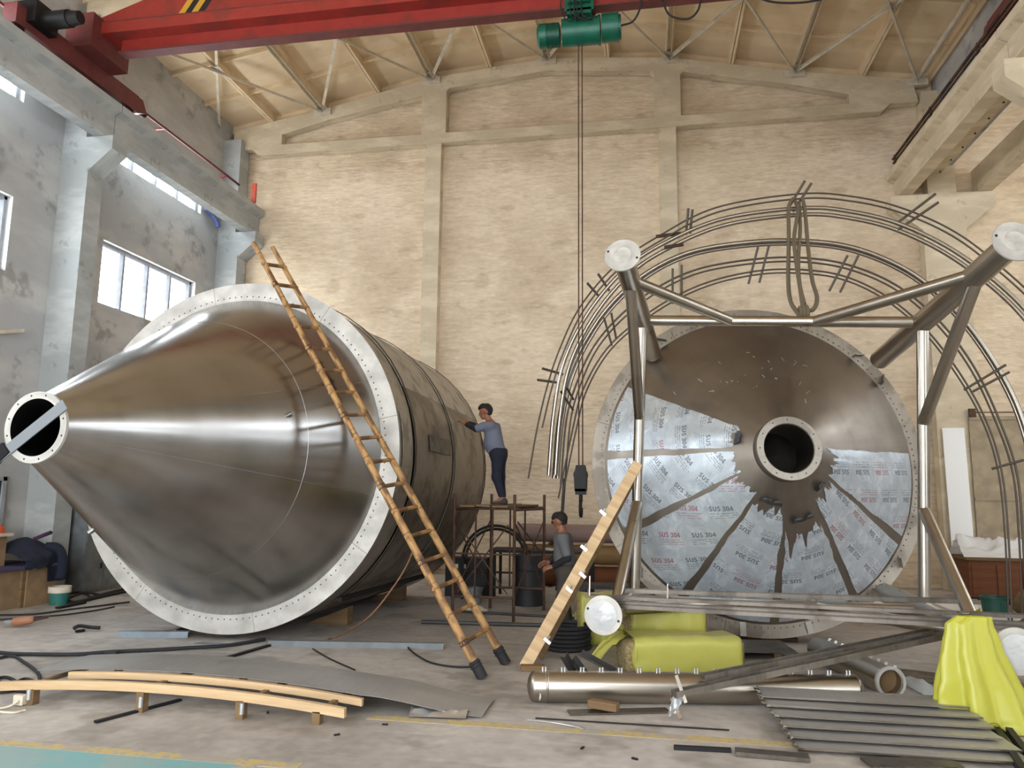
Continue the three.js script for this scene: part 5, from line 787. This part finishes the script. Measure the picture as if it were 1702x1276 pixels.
// ------------------------------------------------------------------ people: one continuous body each, clothes as parts
function blob(bones, cell, k = 0.03, cut) {        // bones: [a, b, ra, rb]; smooth union of tapered capsules
  const lo = V(1e9, 1e9, 1e9), hi = V(-1e9, -1e9, -1e9);
  for (const [a, b, ra, rb] of bones) for (const [p, r] of [[a, ra], [b, rb]]) { lo.min(p.clone().addScalar(-r - 3 * cell)); hi.max(p.clone().addScalar(r + 3 * cell)); }
  const c = lo.clone().add(hi).multiplyScalar(0.5), half = Math.max(hi.x - lo.x, hi.y - lo.y, hi.z - lo.z) / 2 + 2 * cell, n = Math.ceil(2 * half / cell);
  const mc = new MarchingCubes(n, M.skin, false, false, 400000); mc.isolation = 0; mc.field.fill(-1);
  const B = bones.map(([a, b, ra, rb]) => { const d = b.clone().sub(a); return [a.x, a.y, a.z, d.x, d.y, d.z, Math.max(1e-9, d.lengthSq()), ra, rb - ra]; });
  const h = n / 2, at = (i, m) => c[m] + (i - h) / h * half;
  const rx = ['x', 'y', 'z'].map((m) => [Math.max(1, Math.floor((lo[m] - c[m]) / half * h + h)), Math.min(n - 2, Math.ceil((hi[m] - c[m]) / half * h + h))]);
  for (let z = rx[2][0]; z <= rx[2][1]; z++) for (let y = rx[1][0]; y <= rx[1][1]; y++) for (let x = rx[0][0]; x <= rx[0][1]; x++) {
    const X = at(x, 'x'), Y = at(y, 'y'), Z = at(z, 'z'); let s = 1e9;
    for (const q of B) { const px = X - q[0], py = Y - q[1], pz = Z - q[2]; let t = (px * q[3] + py * q[4] + pz * q[5]) / q[6]; t = t < 0 ? 0 : t > 1 ? 1 : t; const dx = px - t * q[3], dy = py - t * q[4], dz = pz - t * q[5], d = Math.sqrt(dx * dx + dy * dy + dz * dz) - q[7] - t * q[8]; if (s > 1e8) s = d; else { const w = Math.max(0, k - Math.abs(s - d)) / k; s = Math.min(s, d) - w * w * k * 0.25; } }
    if (cut) s = Math.max(s, cut(X, Y, Z));
    mc.field[x + y * n + z * n * n] = -s;
  }
  mc.update();
  const g0 = new THREE.BufferGeometry(), cnt = mc.count ?? mc.geometry.drawRange.count;
  g0.setAttribute('position', new THREE.BufferAttribute(mc.positionArray.slice(0, cnt * 3), 3));
  const g = mergeVertices(g0, 1e-5); g.computeVertexNormals();
  return plain(g).scale(half, half, half).translate(c.x, c.y, c.z);
}
function hand(wrist, dir, palm, side, curl = 0.5, s = 1) {  // five fingers of unequal length, bent
  const d = dir.clone().normalize(), n = palm.clone().normalize(), w = d.clone().cross(n).multiplyScalar(side).normalize(), o = [];
  const at = (a, b, c) => wrist.clone().addScaledVector(d, a * s).addScaledVector(w, b * s).addScaledVector(n, c * s);
  o.push([at(0, 0, 0), at(0.085, 0.022, 0), 0.026 * s, 0.019 * s], [at(0, 0, 0), at(0.085, -0.022, 0), 0.026 * s, 0.018 * s]);
  [[0.03, 0.075], [0.011, 0.085], [-0.009, 0.08], [-0.029, 0.062]].forEach(([b, L]) => { const p0 = at(0.085, b, 0), p1 = at(0.085 + L * 0.5, b * 1.15, curl * 0.018), p2 = at(0.085 + L * (0.98 - 0.3 * curl), b * 1.15, curl * 0.055); o.push([p0, p1, 0.0095 * s, 0.009 * s], [p1, p2, 0.009 * s, 0.0075 * s]); });
  o.push([at(0.02, 0.028, 0.004), at(0.055, 0.058, 0.02), 0.013 * s, 0.0105 * s], [at(0.055, 0.058, 0.02), at(0.085, 0.066, 0.035), 0.0105 * s, 0.008 * s]);
  return blob(o, 0.0042, 0.012);
}
function head(c, face, up, hairTop, s = 1) {
  const f = face.clone().normalize(), u = up.clone().addScaledVector(f, -up.dot(f)).normalize(), r = f.clone().cross(u).normalize(), at = (a, b, e) => c.clone().addScaledVector(f, a * s).addScaledVector(u, b * s).addScaledVector(r, e * s);
  const sk = [[at(-0.015, 0.035, 0), at(0.01, 0.03, 0), 0.092 * s, 0.086 * s], [at(0.03, 0.0, 0), at(0.045, -0.055, 0), 0.062 * s, 0.05 * s], [at(0.06, -0.085, 0), at(0.035, -0.08, 0), 0.026 * s, 0.036 * s], [at(0.088, 0.02, 0), at(0.108, -0.022, 0), 0.011 * s, 0.016 * s], [at(0.085, -0.055, 0.014), at(0.085, -0.055, -0.014), 0.013 * s, 0.013 * s]];
  for (const e of [-1, 1]) { sk.push([at(-0.01, 0.015, e * 0.083), at(-0.012, -0.025, e * 0.08), 0.017 * s, 0.011 * s], [at(0.078, 0.026, e * 0.02), at(0.07, 0.028, e * 0.048), 0.012 * s, 0.01 * s]); }
  const eyes = [-1, 1].map((e) => plain(new THREE.SphereGeometry(0.0115 * s, 10, 8)).translate(...at(0.083, 0.006, e * 0.032).toArray()));
  const hr = [[at(-0.03, 0.055, 0), at(0.02, 0.075, 0), 0.093 * s, 0.08 * s], [at(-0.06, 0.02, 0), at(-0.055, -0.03, 0), 0.068 * s, 0.05 * s], [at(0.04, 0.095, 0), at(0.085, 0.085, 0), 0.045 * s, 0.03 * s]];
  const hairG = blob(hr, 0.008, 0.03, (X, Y, Z) => { const q = V(X, Y, Z).sub(c), a = q.dot(f) / s, b = q.dot(u) / s; return (a > 0.02 ? (0.058 - b) : a > -0.03 ? (0.015 - b) : (-0.06 - b)) * s; });
  return { skin: blob(sk, 0.006, 0.02), eyes: join(eyes), hair: hairG };
}
{
  const z = -12.25, q = (x, y, dz = 0) => P(x, y, z).add(V(0, 0, dz));
  const t = thing('person', 'worker in blue grey shirt and dark trousers standing on the scaffold', 'person');
  const hc = q(807, 685), N = q(815, 703), C = q(818, 712), W = q(822, 738), H = q(828, 752);
  const sh = [q(817, 707, 0.17), q(815, 706, -0.17)], el = [q(795, 714, 0.17), q(793, 709, -0.20)], wr = [q(776, 705, 0.10), q(775, 701, -0.10)];
  const hip = [q(829, 756, 0.09), q(829, 756, -0.09)], kn = [q(827, 793, 0.10), q(830, 792, -0.10)], an = [q(837, 829, 0.09), q(834, 829, -0.12)], toe = [q(824, 835.5, 0.10), q(820, 835.5, -0.13)];
  const HF = V(-1, -0.18, 0), hd = head(hc, HF, V(-0.1, 1, 0), 0);
  const torso = (g) => [[N, C, 0.055 + g, 0.08 + g], [sh[0], sh[1], 0.07 + g, 0.07 + g], [C, W, 0.125 + g, 0.135 + g], [W.clone().add(V(-0.05, 0, 0)), H, 0.12 + g, 0.125 + g], [C.clone().add(V(0, 0, 0.08)), W.clone().add(V(0, 0, 0.07)), 0.10 + g, 0.10 + g], [C.clone().add(V(0, 0, -0.08)), W.clone().add(V(0, 0, -0.07)), 0.10 + g, 0.10 + g]];
  const arms = (g) => [0, 1].flatMap((i) => [[sh[i], el[i], 0.055 + g, 0.043 + g], [el[i], wr[i], 0.042 + g, 0.028 + g]]);
  const legs = (g) => [0, 1].flatMap((i) => [[H, hip[i], 0.13 + g, 0.115 + g], [hip[i], kn[i], 0.098 + g, 0.062 + g], [kn[i], an[i], 0.06 + g, 0.04 + g]]);
  const bodyG = blob([[hc.clone().add(V(0.02, -0.05, 0)), N, 0.05, 0.055], ...torso(-0.01), ...arms(-0.006), ...legs(-0.012), ...[0, 1].map((i) => [an[i], toe[i], 0.035, 0.03])], 0.014, 0.05);
  const hands = [0, 1].map((i) => hand(wr[i], q(758, 692 + i * 3, i ? -0.05 : 0.05).sub(wr[i]), V(-0.3, -0.9, i ? 0.3 : -0.3), i ? 1 : -1, 0.6));
  const bodyM = part(t, 'body', join([bodyG, hd.skin, ...hands]), M.skin, 'tanned skin');
  part(bodyM, 'eyes', hd.eyes, M.black); part(t, 'hair', hd.hair, M.hair, 'short dark hair');
  part(t, 'shirt', blob([...torso(0.018), ...[0, 1].map((i) => [sh[i], sh[i].clone().lerp(el[i], 0.85), 0.075, 0.07])], 0.013, 0.05, (X, Y) => Math.max(H.y - 0.04 - Y, Y - N.y + 0.0)), M.shirt, 'blue grey short sleeved shirt');
  for (const i of [0, 1]) part(t, 'sleeve_guard', blob([[sh[i].clone().lerp(el[i], 0.75), el[i], 0.055, 0.052], [el[i], el[i].clone().lerp(wr[i], 0.85), 0.052, 0.038]], 0.009, 0.02), M.sleeve, 'black sleeve guard');
  part(t, 'trousers', blob([...legs(0.012), [W, H, 0.12, 0.135]], 0.013, 0.05, (X, Y) => Math.max(Y - (H.y + 0.07), an[0].y + 0.03 - Y)), M.trousers, 'dark navy trousers');
  for (const i of [0, 1]) part(t, 'shoe', blob([[an[i].clone().add(V(0.03, -0.045, 0)), toe[i].clone().add(V(0, -0.008, 0)), 0.046, 0.036], [an[i], an[i].clone().add(V(0.03, -0.045, 0)), 0.044, 0.046]], 0.008, 0.02, (X, Y) => SC.y + 0.05 - Y), M.shoe);
}
{
  const z = -11.15, q = (x, y, dz = 0) => P(x, y, z).add(V(0, 0, dz));
  const t = thing('person', 'worker in grey shirt bending behind the leaning timber plank', 'person');
  const hc = q(931, 867), N = q(934, 885), C = q(936, 898), W = q(938, 925), H = q(939, 945);
  const sh = [q(938, 893, 0.19), q(930, 893, -0.19)], el = [q(946, 925, 0.24), q(925, 922, -0.24)], wr = [q(920, 940, 0.16), q(910, 935, -0.15)];
  const hip = [q(941, 950, 0.09), q(939, 950, -0.09)], kn = [V(hip[0].x - 0.05, 0.47, z + 0.12), V(hip[1].x - 0.02, 0.47, z - 0.12)], an = [V(hip[0].x + 0.02, 0.09, z + 0.12), V(hip[1].x + 0.06, 0.09, z - 0.12)], toe = an.map((a) => a.clone().add(V(-0.17, -0.05, 0)));
  const hd = head(hc, V(-0.9, -0.35, -0.4), V(-0.2, 1, 0), 0);
  const torso = (g) => [[N, C, 0.055 + g, 0.08 + g], [sh[0], sh[1], 0.07 + g, 0.07 + g], [C, W, 0.125 + g, 0.13 + g], [W, H, 0.125 + g, 0.125 + g], [C.clone().add(V(0, 0, 0.09)), W.clone().add(V(0, 0, 0.07)), 0.10 + g, 0.10 + g], [C.clone().add(V(0, 0, -0.09)), W.clone().add(V(0, 0, -0.07)), 0.10 + g, 0.10 + g]];
  const arms = (g) => [0, 1].flatMap((i) => [[sh[i], el[i], 0.055 + g, 0.043 + g], [el[i], wr[i], 0.042 + g, 0.028 + g]]);
  const legs = (g) => [0, 1].flatMap((i) => [[H, hip[i], 0.13 + g, 0.115 + g], [hip[i], kn[i], 0.095 + g, 0.062 + g], [kn[i], an[i], 0.06 + g, 0.04 + g]]);
  const bodyG = blob([[hc.clone().add(V(0.02, -0.05, 0)), N, 0.05, 0.055], ...torso(-0.01), ...arms(-0.006), ...legs(-0.012), ...[0, 1].map((i) => [an[i], toe[i], 0.035, 0.03])], 0.015, 0.05);
  const hands = [0, 1].map((i) => hand(wr[i], V(-1, -0.25, i ? 0.2 : -0.2), V(-0.1, -0.6, i ? 0.6 : -0.6), i ? 1 : -1, 0.8));
  const bodyM = part(t, 'body', join([bodyG, hd.skin, ...hands]), M.skin, 'tanned skin'); part(bodyM, 'eyes', hd.eyes, M.black); part(t, 'hair', hd.hair, M.hair, 'short dark hair');
  part(t, 'shirt', blob([...torso(0.018), ...[0, 1].map((i) => [sh[i], sh[i].clone().lerp(el[i], 0.8), 0.075, 0.066])], 0.014, 0.05, (X, Y) => Math.max(H.y - 0.02 - Y, Y - N.y)), M.shirtGrey, 'grey short sleeved shirt');
  for (const i of [0, 1]) part(t, 'sleeve_guard', blob([[sh[i].clone().lerp(el[i], 0.7), el[i], 0.056, 0.053], [el[i], el[i].clone().lerp(wr[i], 0.85), 0.053, 0.04]], 0.009, 0.02), M.sleeve, 'black sleeve guard');
  part(t, 'trousers', blob([...legs(0.014), [W, H, 0.12, 0.135]], 0.014, 0.05, (X, Y) => Math.max(Y - (H.y + 0.07), 0.1 - Y)), M.trousersBrown, 'dark brown trousers');
  for (const i of [0, 1]) part(t, 'shoe', blob([[an[i].clone().add(V(0.03, -0.045, 0)), toe[i].clone(), 0.045, 0.036], [an[i], an[i].clone().add(V(0.03, -0.045, 0)), 0.044, 0.045]], 0.009, 0.02, (X, Y) => 0.002 - Y), M.shoe);
}
seatAll();
renderer.render(scene, camera);
